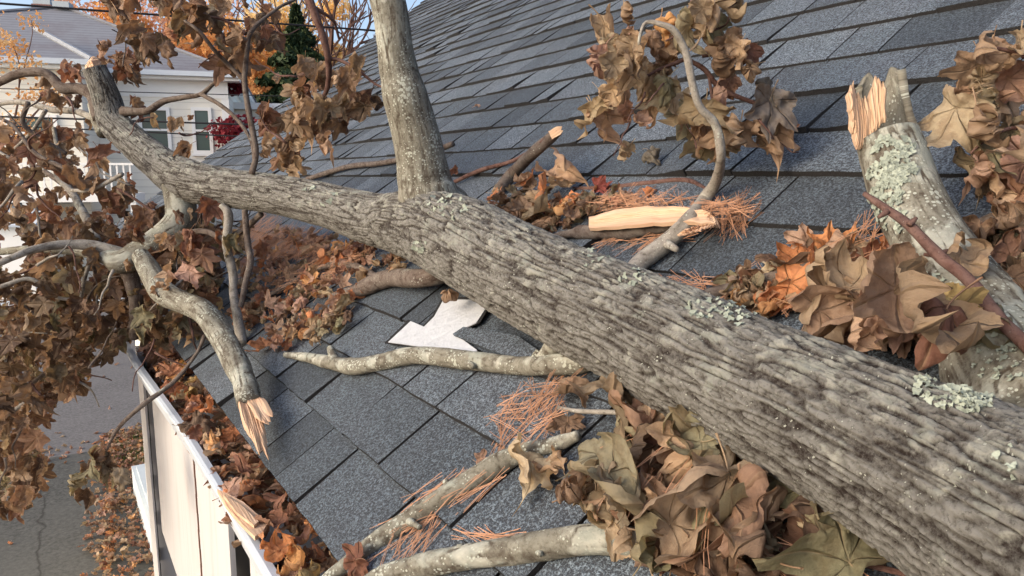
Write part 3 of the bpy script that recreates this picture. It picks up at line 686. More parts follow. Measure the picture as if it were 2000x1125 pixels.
def nub(root, x, y, w, dx, dy, mat, gap=.012):
    p0 = ph(x, y, w * 1.5, gap); h0 = (p0[0] - CAM) @ RN + D
    limb('side_stub', [(p0[0], p0[1]), (R(x + dx * .5, y + dy * .5, h0 + .006), p0[1] * .7), (R(x + dx, y + dy, h0 + .012), p0[1] * .55)], mat, root, nseg=14, step=.004)
nub(tree, 655, 708, 18, -10, -28, M_BARKS); nub(tree, 905, 700, 14, 18, 16, M_BARKS); nub(tree, 1040, 712, 20, 14, -26, M_BARKS)
nub(b3, 880, 962, 16, -10, -24, M_BARKS); nub(b3, 800, 1018, 12, 20, 12, M_BARKS); nub(b4, 905, 1088, 18, -6, -26, M_BARKS); nub(b4, 1040, 1068, 14, 16, 14, M_BARKS)
nub(b5, 1300, 475, 14, 22, 12, M_TWIGP, .02); nub(b10, 1450, 558, 10, -6, -22, M_TWIG, .02)
pk = empty('split_plank', R(1270, 430, 0)); tag(pk, 'long pale split plank of torn wood with dark bark edge on the roof', 'plank')
plank('wood', [((1150, 425), (1150, 446)), ((1200, 410), (1205, 442)), ((1265, 404), (1275, 437)), ((1330, 405), (1340, 434)), ((1385, 412), (1398, 436)), ((1397, 425), (1404, 438))], [.05, .055, .05, .045, .04, .035], .008, pk, 4)
limb('bark', [ph(1085, 462, 14, .012), ph(1130, 455, 26, .008), ph(1230, 452, 30, .01), ph(1320, 442, 24, .01), ph(1370, 440, 12, .01)], M_TWIG, pk, knob=.2)
plank('splinter', [((1340, 445), (1322, 458)), ((1360, 441), (1368, 448)), ((1395, 437), (1395, 441))], [.06, .055, .045], .003, pk, 5)
gw = empty('wood_splinter', (.30, 1.35, ZG)); tag(gw, 'pale torn wood splinter lodged over the gutter lip', 'splinter')
def gpt(px, py, dz=0):
    r = wdir(px, py); return CAM + r * ((CAMH - (ZG + dz)) / -r[2])
gv = [(424, 955), (440, 962), (475, 980), (523, 1022), (512, 1040), (498, 1048), (470, 1020), (440, 985)]
b = MB(); b.prism([gpt(x, y, .022 + .002 * (i % 3)) for i, (x, y) in enumerate(gv)], (0, 0, -.008))
mesh_obj('wood', b.V, b.F, M_WOOD, gw, False, {'grain': np.array([((v - b.V[0]) @ [1, 0, 0], 0, (v - b.V[0]) @ [0, 1, 0]) for v in b.V]) + 3})
b = MB(); b.prism([gpt(x, y, .030) for x, y in [(436, 966), (470, 985), (505, 1018), (496, 1026), (462, 1000)]], (0, 0, -.006))
mesh_obj('ridge', b.V, b.F, M_WOOD, gw, False, {'grain': np.array([((v - b.V[0]) @ [1, 0, 0], 0, (v - b.V[0]) @ [0, 1, 0]) for v in b.V]) + 5})

# ------------------------------------------------------------------ lichen rosettes (raised scales) on the trunk and stub
def m_lichen():
    m, n, b = newmat('foliose_lichen', .9, .2); f = noise(n, texco(n), 90, 4); oi = attr(n, 'tone')
    n.links.new(mix(n, ramp(n, math_(n, 'ADD', math_(n, 'MULTIPLY', f, .6), math_(n, 'MULTIPLY', oi, .4)), [(.3, 0), (.7, 1)]), (.17, .195, .165), (.31, .345, .29)), b.inputs['Base Color']); bump(n, b, f, .002); return m
M_LICH = m_lichen()
from mathutils.bvhtree import BVHTree
def bvh(o):
    me = o.data; return BVHTree.FromPolygons([v.co.copy() for v in me.vertices], [tuple(p.vertices) for p in me.polygons])
def lichen(host, spots, seed):
    t = bvh(host); rr = random.Random(seed); V = []; F = []; TT = []
    for (px, py, rad, n) in spots:
        for k in range(n):
            a = rr.uniform(0, 6.28); q = math.sqrt(rr.random()) * rad
            x, y = px + q * math.cos(a) * 1.2, py + q * math.sin(a) * .8
            d = Vector(nz(wdir(x, y))); hit, nrm, _, _ = t.ray_cast(Vector(CAM), d)
            if hit is None: continue
            dist = (hit - Vector(CAM)).length; s = rr.uniform(3.5, 8) * dist / FPX
            if nrm.dot(d) > 0: nrm = -nrm
            u_ = nrm.orthogonal().normalized(); v_ = nrm.cross(u_); c = hit + nrm * (.0012); m = 11; b0 = len(V); tn = rr.random()
            V.append(c - nrm * .0006 + nrm * .0007); TT.append(tn)
            ph_ = rr.uniform(0, 6)
            for j in range(m):
                th = 6.283 * j / m; rr_ = s * (1 + .32 * math.sin(3 * th + ph_) + rr.uniform(-.25, .25))
                V.append(c + (u_ * math.cos(th) + v_ * math.sin(th)) * rr_ * .9 + nrm * rr.uniform(.0, .0026)); TT.append(tn)
            for j in range(m): F.append((b0, b0 + 1 + j, b0 + 1 + (j + 1) % m))
    return tag(mesh_obj('lichen', V, F, M_LICH, host, True, {'tone': TT}), kind='stuff')
lichen(trunk, [(1850, 750, 55, 110), (1900, 780, 32, 90), (1380, 600, 30, 30), (1440, 612, 30, 24), (870, 405, 34, 26), (1235, 540, 22, 14), (1160, 510, 28, 8), (820, 480, 14, 12), (640, 375, 40, 12), (1990, 900, 40, 5)], 3)
lichen(stub, [(1745, 290, 32, 60), (1735, 340, 34, 70), (1725, 385, 30, 50), (1765, 330, 20, 30), (1740, 430, 30, 24), (1800, 560, 40, 50), (1795, 620, 30, 40), (1900, 620, 50, 30), (1960, 700, 60, 30)], 4)

# ------------------------------------------------------------------ maple leaves
LOBES = [(90, 1.0), (38, .90), (142, .90), (-14, .62), (194, .62)]
def leaf_outline(th):
    """radius of a maple leaf (centre = petiole joint) at angle th (radians); 90deg = tip"""
    d = math.degrees(th) % 360; dn = abs((d - 270 + 180) % 360 - 180)
    base = .20 + .30 * min(1, dn / 70) ; r = base
    for (a, L) in LOBES:
        dd = abs((d - a + 180) % 360 - 180); r = max(r, base + (L - base) * max(0, 1 - dd / 25) ** .95)
        for t, sc_ in ((13, .80), (22, .60)):
            r = max(r, L * sc_ * max(0, 1 - abs(dd - t) / 6.0) ** .5)
    return r
FLAT = {19, 20, 21, 22, 23, 24, 43, 44}
def make_leaf(seed, hi=True):
    r_ = random.Random(seed); na, nr = (90, 9) if hi else (40, 4)
    th = []; 
    for k in range(na): th.append(2 * math.pi * k / na + math.pi / 2)
    V = [(0, 0)]; vein = [1.0]
    sx = r_.uniform(.85, 1.1)
    outl = [leaf_outline(t) * (1 + r_.uniform(-.05, .05)) for t in th]
    for i in range(1, nr + 1):
        f = i / nr
        for k, t in enumerate(th):
            rr = outl[k] * f; V.append((rr * math.cos(t) * sx, rr * math.sin(t) + 0.0))
            dg = math.degrees(t) % 360; dmin = min(abs((dg - a + 180) % 360 - 180) for a, L in LOBES); vein.append(max(0, 1 - dmin / (360 / na) * .8) if dmin < 360 / na else 0)
    V = np.array(V); F = []
    for k in range(na): F.append((0, 1 + k, 1 + (k + 1) % na))
    for i in range(nr - 1):
        for k in range(na):
            a = 1 + i * na + k; c = 1 + i * na + (k + 1) % na; F.append((a, a + na, c + na, c))
    V[:, 1] += .0
    x, y = V[:, 0], V[:, 1]; rad = np.hypot(x, y); luv = np.stack([x, y, np.full(len(x), seed * 1.7)], 1)
    # crumple
    P3 = np.stack([x * 2.2, y * 2.2, np.full(len(x), seed * 3.1)], 1)
    cr_ = r_.uniform(.7, 1.5)
    z = (vn(P3, seed) - .5) * .55 * rad * cr_ + (vn(P3 * 2.6, seed + 1) - .5) * .22 * cr_ + (vn(P3 * 6, seed + 2) - .5) * .05 + .10 * r_.uniform(-1, 1) * np.cos(np.arctan2(y, x) * 5) * rad
    # lobes curl inwards
    cu = r_.uniform(.3, 1.1) * r_.choice([1, 1, -1]); z = z + cu * rad ** 2 * .45
    x = x * (1 - .18 * abs(cu) * rad); y = y * (1 - .18 * abs(cu) * rad)
    # roll about the midrib
    flatl = seed in FLAT; kx = (r_.uniform(.3, .9) if flatl else r_.uniform(1.7, 4.0)) * r_.choice([1, 1, 1, -1]); off = r_.uniform(-.3, .3); xr = x - off * y
    R0 = 1 / abs(kx); s = 1 if kx > 0 else -1; rz = R0 - s * z
    x = rz * np.sin(xr * abs(kx)) * 1.0; z = s * (R0 - rz * np.cos(xr * abs(kx)))
    # bend along the midrib
    ky = r_.uniform(-.6, .6) if flatl else r_.choice([-1, 1, 1]) * r_.uniform(.6, 2.3); yy = y
    if abs(ky) > .15:
        R1 = 1 / abs(ky); s = 1 if ky > 0 else -1; rz = R1 - s * z; y = rz * np.sin(yy * abs(ky)); z = s * (R1 - rz * np.cos(yy * abs(ky)))
    P = np.stack([x, y, z], 1)
    # petiole
    n0 = len(P); pet = []; pv = []; cx_, cz = r_.uniform(-.25, .25), r_.uniform(-.3, .3)
    ns = 7; c0 = P[0]
    for i in range(ns):
        t = i / (ns - 1); c = c0 + np.array([cx_ * t * t, -.42 * t, cz * t * t]); rr = .013 + .006 * (t > .9)
        for k in range(4): a = k * math.pi / 2; pet.append(c + [rr * math.cos(a), 0, rr * math.sin(a)]); pv.append(1)
    P = np.vstack([P, pet]); vein += pv; luv = np.vstack([luv, np.zeros((len(pet), 3)) + .3])
    for i in range(ns - 1):
        for k in range(4): F.append((n0 + i * 4 + k, n0 + i * 4 + (k + 1) % 4, n0 + i * 4 + 4 + (k + 1) % 4, n0 + i * 4 + 4 + k))
    return P, F, np.array(vein), luv
LV = [make_leaf(s) for s in range(1, 25)]
LLO = [make_leaf(s, False) for s in range(31, 45)]
LME = []
for i, (P, F, ve, lu) in enumerate(LV):
    me = bpy.data.meshes.new('maple_leaf'); me.from_pydata(P.tolist(), [], F)
    for k_, a_ in (('vein', ve),): at = me.attributes.new(k_, 'FLOAT', 'POINT'); at.data.foreach_set('value', a_.astype(np.float32))
    at = me.attributes.new('luv', 'FLOAT_VECTOR', 'POINT'); at.data.foreach_set('vector', lu.astype(np.float32).ravel())
    me.polygons.foreach_set('use_smooth', [True] * len(me.polygons)); me.materials.append(M_LEAF); LME.append(me)
ext = [max((P[:-28].max(0) - P[:-28].min(0))) for P, F, v, l in LV]
CURL = sorted(range(18), key=lambda i: ext[i])
PAL = {'tan': [(.42, .285, .175), (.50, .35, .22), (.36, .245, .15), (.46, .355, .23), (.33, .25, .155)],
       'brown': [(.21, .13, .078), (.26, .165, .10), (.165, .10, .06), (.29, .195, .12), (.24, .13, .075)],
       'dark': [(.12, .075, .046), (.15, .098, .06), (.10, .06, .036), (.13, .10, .055), (.15, .078, .046)],
       'rust': [(.25, .10, .052), (.31, .135, .075), (.20, .085, .05), (.28, .15, .09)],
       'orange': [(.62, .235, .055), (.55, .19, .05), (.60, .30, .09), (.50, .20, .08)],
       'olive': [(.22, .20, .115), (.18, .165, .095), (.28, .25, .155), (.24, .20, .13)],
       'red': [(.16, .028, .022), (.22, .04, .03)], 'pink': [(.46, .28, .20), (.42, .25, .18)], 'grey': [(.22, .19, .16), (.17, .15, .13)], 'yellow': [(.42, .30, .10)], 'hide': [(.32, .21, .135)]}
lr = random.Random(99)
def pcol(p):
    c = lr.choice(PAL[p]); k = lr.uniform(.85, 1.15); return tuple(min(.9, x * k * lr.uniform(.96, 1.04)) for x in c)
def frame(ydir, zdir, scale):
    scale = np.asarray(scale); y = nz(ydir); z = np.asarray(zdir, float); z = z - y * (z @ y)
    if np.linalg.norm(z) < 1e-3: z = np.cross(y, [1, .3, .2])
    z = nz(z); x = np.cross(y, z); return np.stack([x, y, z], 1) * scale
def rvec(): return nz([lr.gauss(0, 1), lr.gauss(0, 1), lr.gauss(0, 1)])
TOCAM = -fwd
def mat4(Mx, p):
    return Matrix(((Mx[0][0], Mx[0][1], Mx[0][2], p[0]), (Mx[1][0], Mx[1][1], Mx[1][2], p[1]), (Mx[2][0], Mx[2][1], Mx[2][2], p[2]), (0, 0, 0, 1)))
def leaf_obj(p, Mx, colr, parent=None, idx=None, name='maple_leaf'):
    o = bpy.data.objects.new(name, lr.choice(LME[:18] if lr.random() < .88 else LME[18:]) if idx is None else LME[idx]); col.objects.link(o)
    o.matrix_world = mat4(Mx, p); o.color = (*colr, 1)
    if parent is not None:
        mb = o.matrix_world.copy(); o.parent = parent; o.matrix_parent_inverse = Matrix.Translation(-Vector(root_loc(parent))); o.matrix_basis = mb
    return o
def leaf_stuff(name, items, parent=None, hi=False):
    src = LV if hi else LLO
    Vs, Fs, ve, lu, lc = [], [], [], [], []; n = 0
    for (p, Mx, c) in items:
        P, F, v_, l_ = lr.choice(src); Q = P @ np.asarray(Mx).T + p; Vs.append(Q)
        Fs += [tuple(i + n for i in f) for f in F]; n += len(Q); ve.append(v_); lu.append(l_ + lr.uniform(0, 40)); lc.append(np.tile(c, (len(Q), 1)))
    return mesh_obj(name, np.vstack(Vs), Fs, M_LEAF, parent, True, {'vein': np.concatenate(ve), 'luv': np.vstack(lu), 'lcol': np.vstack(lc), 'useattr': np.ones(n)})
DOWN = np.array([0, 0, -1.0])
def hang(p, size, tilt=.55):
    return (p, frame(DOWN + rvec() * tilt, TOCAM + rvec() * 1.1, size))
def lay(p, size, tilt=.5):
    z = RN + rvec() * tilt; y = np.cross(z, rvec()); return (p, frame(y, z, size))

# leaves hanging on a tree: (cx,cy,rx,ry,n,z0,z1,size,palettes)
def cluster_items(cl, dens=1.0, sp=1.0, sf=1.0):
    out = []
    for (cx_, cy_, rx, ry, n, z0, z1, sz, pal) in cl:
        for k in range(max(1, round(n * dens))):
            a = lr.uniform(0, 6.283); q = math.sqrt(lr.random()); x = cx_ + sp * rx * q * math.cos(a); y = cy_ + sp * ry * q * math.sin(a) ; z = lr.uniform(z0, z1)
            s = sz * sf * lr.uniform(.62, 1.3); p = W(x, y, z)
            rr_ = wdir(x, y); zr = D / max(1e-6, -(rr_ @ RN)) if -(rr_ @ RN) > 0 else 99
            if z > zr - .06 and p[0] > .37 and p[1] < AMAX: z = max(.4, zr - lr.uniform(.05, .16)); p = W(x, y, z)
            M_ = hang(p, s)
            M_ = (p - M_[1][:, 1] * .35, M_[1])
            out.append((M_[0], M_[1], pcol(lr.choice(pal)), s / z))
    return out
def attach(cl_items, root, maxn=100, name='leaf'):
    it = sorted(cl_items, key=lambda t: -t[3]); big, rest = it[:maxn], it[maxn:]
    for (p, Mx, c, _) in big: leaf_obj(p, Mx, c, root, name=name)
    if rest: tag(leaf_stuff('foliage', [(p, Mx, c) for p, Mx, c, _ in rest], root), kind='stuff')
def inpoly(x, y, P):
    c = False
    for i in range(len(P)):
        x1, y1 = P[i]; x2, y2 = P[i - 1]
        if (y1 > y) != (y2 > y) and x < (x2 - x1) * (y - y1) / (y2 - y1) + x1: c = not c
    return c
mass = [(-80, 250), (0, 262), (45, 290), (60, 255), (100, 262), (150, 275), (175, 300), (230, 305), (265, 335), (300, 400), (330, 425), (395, 440), (430, 500), (425, 560), (400, 640), (360, 655), (300, 690), (250, 655), (215, 700), (190, 730), (150, 770), (100, 800), (75, 860), (85, 930), (60, 1000), (-10, 1010), (-80, 1020)]
holes = [[(-10, 440), (45, 440), (62, 500), (52, 545), (-10, 545)], [(140, 320), (170, 320), (175, 345), (150, 345)], [(85, 360), (110, 340), (125, 350), (110, 375)], [(200, 350), (235, 345), (240, 375), (205, 380)], [(255, 360), (290, 350), (285, 395), (258, 390)], [(60, 430), (75, 410), (90, 430), (75, 445)], [(0, 845), (25, 835), (25, 860), (0, 870)]]
items = []
while len(items) < 1350:
    x, y = lr.uniform(-80, 430), lr.uniform(250, 1020)
    if not inpoly(x, y, mass) or any(inpoly(x, y, h) for h in holes): continue
    if y < 430 and x < 330 and lr.random() < .55: continue
    z = lr.uniform(2.3, 3.7); s = lr.uniform(.05, .08); p = W(x, y - 12, z)
    if p[0] > .40 and x > 300:
        z = min(z, D / -(wdir(x, y) @ RN) - .08); p = W(x, y - 12, z)
    pal = lr.choice(['dark', 'brown', 'brown', 'brown', 'olive' if y > 520 else 'rust', 'tan', 'dark' if y > 500 else 'rust'] + (['dark'] * 4 if y > 430 else []))  # extra dark leaves lower down put the mass's shade into leaf colour
    M_ = hang(p, s, .8); items.append((M_[0], M_[1], pcol(pal), s / z))
def wander(x, y, ang, n, stepp, z, w, root, mat):
    pts = [pw(x, y, w, z)]
    for i in range(n):
        ang += lr.gauss(0, .35); x += math.cos(ang) * stepp; y += math.sin(ang) * stepp; z += lr.gauss(0, .02); pts.append(pw(x, y, max(2.2, w * (1 - .8 * (i + 1) / n)), z))
    limb('twig', pts, mat, root, nseg=7, step=.02)
for k in range(34):
    while True:
        x, y = lr.uniform(0, 400), lr.uniform(260, 900)
        if inpoly(x, y, mass): break
    wander(x, y, lr.uniform(0, 6.28), 6, lr.uniform(14, 26), lr.uniform(2.2, 2.7), lr.uniform(4, 8), tree, lr.choice([M_TWIG, M_TWIGR, M_TWIGP]))
for (x, y) in ((270, 60), (330, 20), (390, 70), (440, 100), (520, 60), (240, 130), (600, 180), (640, 230), (620, 270), (560, 280), (700, 200), (580, 150), (130, 190), (300, 230), (350, 260), (30, 240), (80, 190), (60, 290)):
    wander(x, y, lr.uniform(0, 6.28), 6, lr.uniform(8, 16), lr.uniform(2.0, 2.4), lr.uniform(3, 6), tree, lr.choice([M_TWIG, M_TWIGR]))
for (x, y) in ((1210, 120), (1260, 180), (1300, 160), (1230, 240), (1390, 60), (1430, 140), (1400, 230), (1480, 230), (1360, 290), (1500, 270)):
    wander(x, y, lr.uniform(0, 6.28), 5, lr.uniform(10, 20), 1.30, lr.uniform(3, 6), b5, M_TWIGR)
T_, Bn, Rt, Dk, Og, Ol = 'tan', 'brown', 'rust', 'dark', 'orange', 'olive'
items += cluster_items([
    (262, 30, 28, 35, 12, 2.1, 2.3, .085, [Bn, T_, Bn]), (320, 20, 40, 28, 9, 2.1, 2.3, .08, [Bn, T_]), (300, 95, 34, 18, 8, 2.1, 2.3, .08, [Bn, Dk]), (330, 72, 12, 8, 2, 2.05, 2.1, .09, ['orange']),
    (385, 60, 45, 40, 16, 2.1, 2.4, .08, [Bn, Dk, T_]), (420, 30, 60, 25, 12, 2.1, 2.4, .08, [Bn, T_, Rt]), (440, 105, 45, 32, 16, 2.1, 2.4, .08, [Dk, Bn]), (500, 85, 35, 50, 12, 2.2, 2.4, .075, [Bn, Dk]), (520, 40, 30, 30, 6, 2.2, 2.5, .07, [Bn, Rt]),
    (205, 90, 15, 12, 4, 2.6, 2.7, .06, [Rt]), (235, 130, 35, 25, 18, 2.55, 2.75, .065, [Rt, Bn]), (262, 155, 20, 14, 9, 2.55, 2.75, .06, [Dk, Bn]), (135, 140, 22, 14, 7, 2.6, 2.75, .065, [Rt, 'pink']), (100, 180, 40, 15, 9, 2.7, 3, .06, [Bn, Rt]), (140, 200, 28, 16, 8, 2.7, 3, .06, [Dk, Bn]),
    (265, 215, 22, 20, 7, 2.6, 2.8, .06, [Rt, Bn]), (340, 245, 36, 14, 6, 2.5, 2.6, .06, [T_, 'pink', Bn]), (368, 300, 20, 12, 4, 2.45, 2.5, .065, [Bn, Dk]), (180, 250, 30, 18, 6, 2.7, 2.9, .06, [Bn, Rt]), (100, 275, 60, 20, 14, 2.8, 3.1, .065, [Rt, Bn]),
    (585, 165, 45, 32, 14, 2.1, 2.3, .075, [Rt, T_, Bn]), (640, 190, 48, 42, 26, 2.0, 2.3, .075, [Bn, T_, T_]), (690, 130, 22, 22, 6, 1.95, 2.1, .07, [Rt, Bn]), (620, 255, 60, 36, 28, 2.1, 2.4, .075, [T_, Bn, Dk]), (560, 260, 38, 40, 16, 2.2, 2.5, .07, [Rt, T_, Bn]), (710, 215, 32, 18, 10, 2.0, 2.2, .07, [Dk, Bn]),
    (560, 320, 42, 30, 16, 2.2, 2.4, .07, [T_, Bn]), (520, 215, 18, 24, 4, 2.2, 2.4, .06, [Rt]),
    (185, 935, 42, 30, 14, 1.95, 2.05, .085, [Ol, Dk, Ol]), (210, 905, 20, 14, 4, 1.95, 2.0, .07, [Dk, 'red']),
    (400, 470, 60, 50, 36, 2.2, 2.6, .065, [Bn, T_, Ol, Rt]), (370, 600, 60, 60, 44, 2.2, 2.7, .06, [Dk, Ol, Bn]), (470, 480, 35, 40, 18, 2.3, 2.6, .06, [T_, Bn, Rt])], .72, 1.12, .86)
attach(items, tree)
attach(cluster_items([
    (1205, 60, 18, 18, 2, 1.33, 1.38, .07, [Og, T_]), (1212, 100, 30, 24, 6, 1.30, 1.40, .08, ['pink', T_]), (1215, 165, 42, 40, 12, 1.26, 1.42, .085, [T_, T_, 'pink']), (1275, 125, 40, 26, 8, 1.28, 1.40, .08, [T_, T_, Bn, 'pink']), (1290, 170, 45, 36, 13, 1.28, 1.42, .075, [T_, T_, Ol]), (1195, 230, 26, 26, 6, 1.3, 1.4, .075, [T_]), (1235, 225, 40, 26, 8, 1.28, 1.40, .08, [T_, T_, Bn, 'pink']),
    (1215, 300, 10, 10, 2, 1.35, 1.4, .065, [T_]), (1300, 60, 14, 16, 2, 1.33, 1.36, .07, [Og]), (1385, 25, 30, 28, 6, 1.25, 1.34, .085, [T_, 'pink']), (1430, 45, 22, 24, 3, 1.25, 1.3, .10, [T_, 'grey']), (1350, 80, 26, 22, 5, 1.3, 1.38, .075, [Ol, T_]), (1425, 145, 30, 34, 8, 1.28, 1.36, .08, [T_, T_, Bn, 'pink']),
    (1460, 125, 14, 14, 2, 1.3, 1.34, .075, [Rt]), (1395, 205, 32, 24, 7, 1.3, 1.4, .075, [T_, T_, Bn, 'pink']), (1370, 265, 30, 36, 12, 1.3, 1.42, .075, [T_, T_, Ol]), (1420, 285, 36, 30, 9, 1.3, 1.42, .08, [T_]), (1490, 200, 28, 26, 5, 1.28, 1.36, .08, ['grey', T_]), (1480, 255, 34, 26, 9, 1.3, 1.4, .075, [T_, T_, Bn, 'pink']), (1500, 270, 14, 24, 4, 1.3, 1.36, .07, [T_])], .46, 1.25, .88), b5)
attach(cluster_items([
    (1960, 130, 34, 24, 5, .95, 1.02, .075, [T_]), (1925, 165, 50, 24, 7, .95, 1.05, .075, [T_, T_, Bn]), (1895, 215, 34, 30, 6, .95, 1.05, .075, [T_, Bn, Ol]), (1970, 210, 34, 34, 8, .95, 1.05, .07, [T_, 'pink']), (1830, 265, 24, 12, 2, .95, 1, .07, [T_]), (1950, 290, 44, 34, 9, .93, 1.02, .075, [T_, Ol]), (1885, 345, 26, 16, 3, .95, 1.0, .07, ['pink', T_]), (1960, 360, 44, 22, 6, .93, 1.0, .075, [T_, T_, 'pink']), (2050, 260, 40, 100, 10, .95, 1.05, .075, [T_])], .5, 1.2, .95), b9)
attach(cluster_items([(330, 580, 25, 20, 5, 2.1, 2.2, .06, [Bn, T_]), (350, 548, 24, 10, 3, 2.0, 2.1, .07, ['pink', T_])]), b2)

# ------------------------------------------------------------------ loose leaves
def hero(px, py, h, size, pal, label, point=None, tilt=.4, idx=None, group=None, face=.5):
    """py,px = blade centre; point = pixel direction the tip points"""
    idx = CURL[int(idx[1:])] if isinstance(idx, str) else idx
    p = R(px, py, h)
    if point is None: y = np.cross(RN, rvec())
    else:
        q = R(px + point[0], py + point[1], h); y = nz(q - p) + rvec() * tilt * .3
    z = RN * (1 - face) + TOCAM * face + rvec() * tilt
    Mx = frame(y, z, size); p = p - Mx[:, 1] * .35
    # keep it above the shingles
    o = leaf_obj(p, Mx, pcol(pal), idx=idx); me = o.data
    co = np.empty(len(me.vertices) * 3, np.float32); me.vertices.foreach_get('co', co); co = co.reshape(-1, 3) @ np.asarray(Mx).T + p
    hmin = ((co - CAM) @ RN + D).min()
    if hmin < .006: o.location += Vector(RN * (.006 - hmin))
    tag(o, label, 'leaf', group); return o
LIST = [
 (1425, 985, .08, .095, T_, 'largest tan maple leaf, tip pointing down, under the trunk', (0, 10), 20),
 (1690, 600, .12, .125, 'hide', 'big curled pinkish tan leaf wedged between trunk and broken stub', (-10, 6), 'c9'),
 (1775, 660, .175, .115, 'hide', 'rolled tan leaf at the front of the heap on top of the trunk', (-6, 10), 'c7'),
 (1840, 640, .17, .08, 'rust', 'narrow reddish orange leaf standing on edge beside the broken stub', (-3, 10), 9),
 (1862, 600, .14, .06, 'yellow', 'small yellowish green leaf next to the narrow reddish one', (4, 8), None),
 (1650, 530, .07, .11, T_, 'tall tan leaf folded upright behind the trunk with ragged top', (0, -10), 2),
 (1625, 470, .05, .055, 'orange', 'rusty orange leaf curling over the top of the tall tan leaf', (2, -10), None),
 (1730, 500, .05, .06, 'rust', 'brown orange leaf leaning on the foot of the broken stub', (8, -6), None),
 (1600, 610, .06, .10, T_, 'long tan leaf sloping down to the trunk bark, shadowed beneath', (-8, 9), None),
 (1450, 585, .03, .05, T_, 'pointed tan leaf at the left end of the pile behind the trunk', (-8, 6), None),
 (1540, 500, .03, .06, 'orange', 'pale orange leaf flat on shingles left of the leaf pile behind the trunk', (-8, -3), None),
 (1030, 925, .03, .075, T_, 'folded tan leaf standing alone on the shingles below the pine needles', (-2, 10), 1),
 (1085, 915, .02, .045, T_, 'small tightly rolled leaf right of the lone folded tan leaf', (8, 6), None),
 (515, 690, .008, .055, 'orange', 'bright orange leaf flat on the shingles near the left broken branch', (-6, 6), 19),
 (882, 598, .05, .075, 'brown', 'brown leaf dangling under the trunk over the exposed underlayment', (0, 10), 6),
 (1535, 282, .008, .055, 'orange', 'clean orange leaf alone on the shingles right of the hanging cluster', (4, 5), 19),
 (660, 618, .008, .045, 'pink', 'small pinkish leaf on the shingles by the tan leaf heap', (-4, 8), 19),
 (1280, 315, .02, .06, 'grey', 'dull grey brown leaf lying under the hanging cluster', (8, 6), None),
 (1280, 378, .006, .035, 'orange', 'little orange leaf behind the split plank', (8, -4), None),
 (1180, 360, .02, .045, 'red', 'dark red and white curled leaf left of the thin dark stick', (9, -3), None),
 (933, 214, .005, .028, 'pink', 'tiny pink leaf alone high on the roof beside the upright fork', (-6, 8), None),
 (1030, 350, .05, .05, 'orange', 'orange leaf tucked between brown leaves left of the hanging branch', (3, -8), None),
 (1095, 340, .06, .11, T_, 'large folded tan leaf on the pile under the torn tip', (3, 10), 4),
 (1050, 420, .05, .085, T_, 'star shaped tan leaf touching the trunk in the middle pile', (4, 9), None),
 (1000, 410, .03, .06, 'brown', 'brown leaf at the left of the middle pile against the trunk', (-2, 9), None),
 (885, 335, .03, .05, 'rust', 'rust coloured leaf peeking out beside the upright fork', (2, -8), None),
 (1105, 770, .03, .06, 'brown', 'curled brown leaf hanging under the trunk above the pine needles', (-3, 9), 7),
 (1105, 840, .02, .045, 'brown', 'rolled brown leaf just below the dangling brown one near the pine needles', (-2, 9), None),
 (1150, 1010, .04, .085, T_, 'tan and pink leaf drooping over the thick bottom branch', (-2, 10), 10),
 (1240, 970, .06, .09, Ol, 'green tinged leaf in the middle of the bottom pile', (8, 4), None),
 (1215, 820, .03, .08, T_, 'pale fan shaped leaf against the thin pinkish twig', (-6, 8), None),
 (1310, 1080, .04, .06, 'rust', 'reddish leaf at the bottom edge of the photo in the bottom pile', (0, 9), None),
 (1620, 990, .05, .11, Ol, 'long rolled yellow brown leaf pressed against the underside of the trunk', (10, 7), None),
 (1400, 1030, .03, .065, T_, 'tan leaf under the largest maple leaf', (-3, 9), None),
 (1960, 670, .10, .06, Ol, 'yellow brown leaf lying on the trunk base at the right edge', (8, 3), None),
 (1880, 480, .12, .06, 'tan', 'translucent tan leaf caught on the long reddish twig', (3, -10), None),
 (1985, 560, .08, .06, 'dark', 'dark leaf in the shade right of the long reddish twig', (3, 8), None),
 (690, 1112, .02, .045, 'rust', 'dusty red leaf at the bottom edge where the stick leaves the roof', (-6, 3), None),
 (1500, 1060, .03, .06, Ol, 'olive leaf between the largest leaf and the thin reddish twig', (6, 8), None),
 (950, 905, .012, .03, 'pink', 'tiny pink leaf scrap on the lichen blotched stick', (8, 0), None),
]
for (px, py, h, s, pal, lab, pt, ix) in LIST: hero(px, py, h, s, pal, lab, pt, idx=ix, face=.35 if h < .02 else .6)
CW = {'tan': 'tan', 'brown': 'brown', 'dark': 'dark brown', 'rust': 'rust red', 'orange': 'orange', 'olive': 'olive green', 'red': 'deep red', 'pink': 'pinkish', 'hide': 'tan', 'grey': 'grey', 'yellow': 'yellow'}
def zone(cx_, cy_, rx, ry, n, h0, h1, sz, pals, label, group, tilt=.8, face=.4):
    for k in range(n):
        a = lr.uniform(0, 6.283); q = math.sqrt(lr.random()); x = cx_ + rx * q * math.cos(a); y = cy_ + ry * q * math.sin(a)
        pl = lr.choice(pals); hero(x, y, lr.uniform(h0, h1), sz * lr.uniform(.75, 1.2), pl, CW[pl] + ' ' + label, None, tilt, None, group, face)
zone(1050, 395, 95, 55, 26, .01, .06, .055, [T_, Bn, T_, Bn, Og], 'maple leaf in the pile between the trunk and the torn dark branch', 'leaves piled behind the middle of the trunk')
zone(1170, 395, 60, 22, 8, .005, .03, .04, [Rt, T_, 'pink'], 'curled leaf among pine needles left of the split plank', 'leaves beside the split plank')
zone(1640, 520, 110, 40, 16, .01, .05, .06, [T_, Og, Rt, Bn, 'pink'], 'leaf in the orange and tan heap left of the broken stub', 'leaves heaped behind the trunk at right')
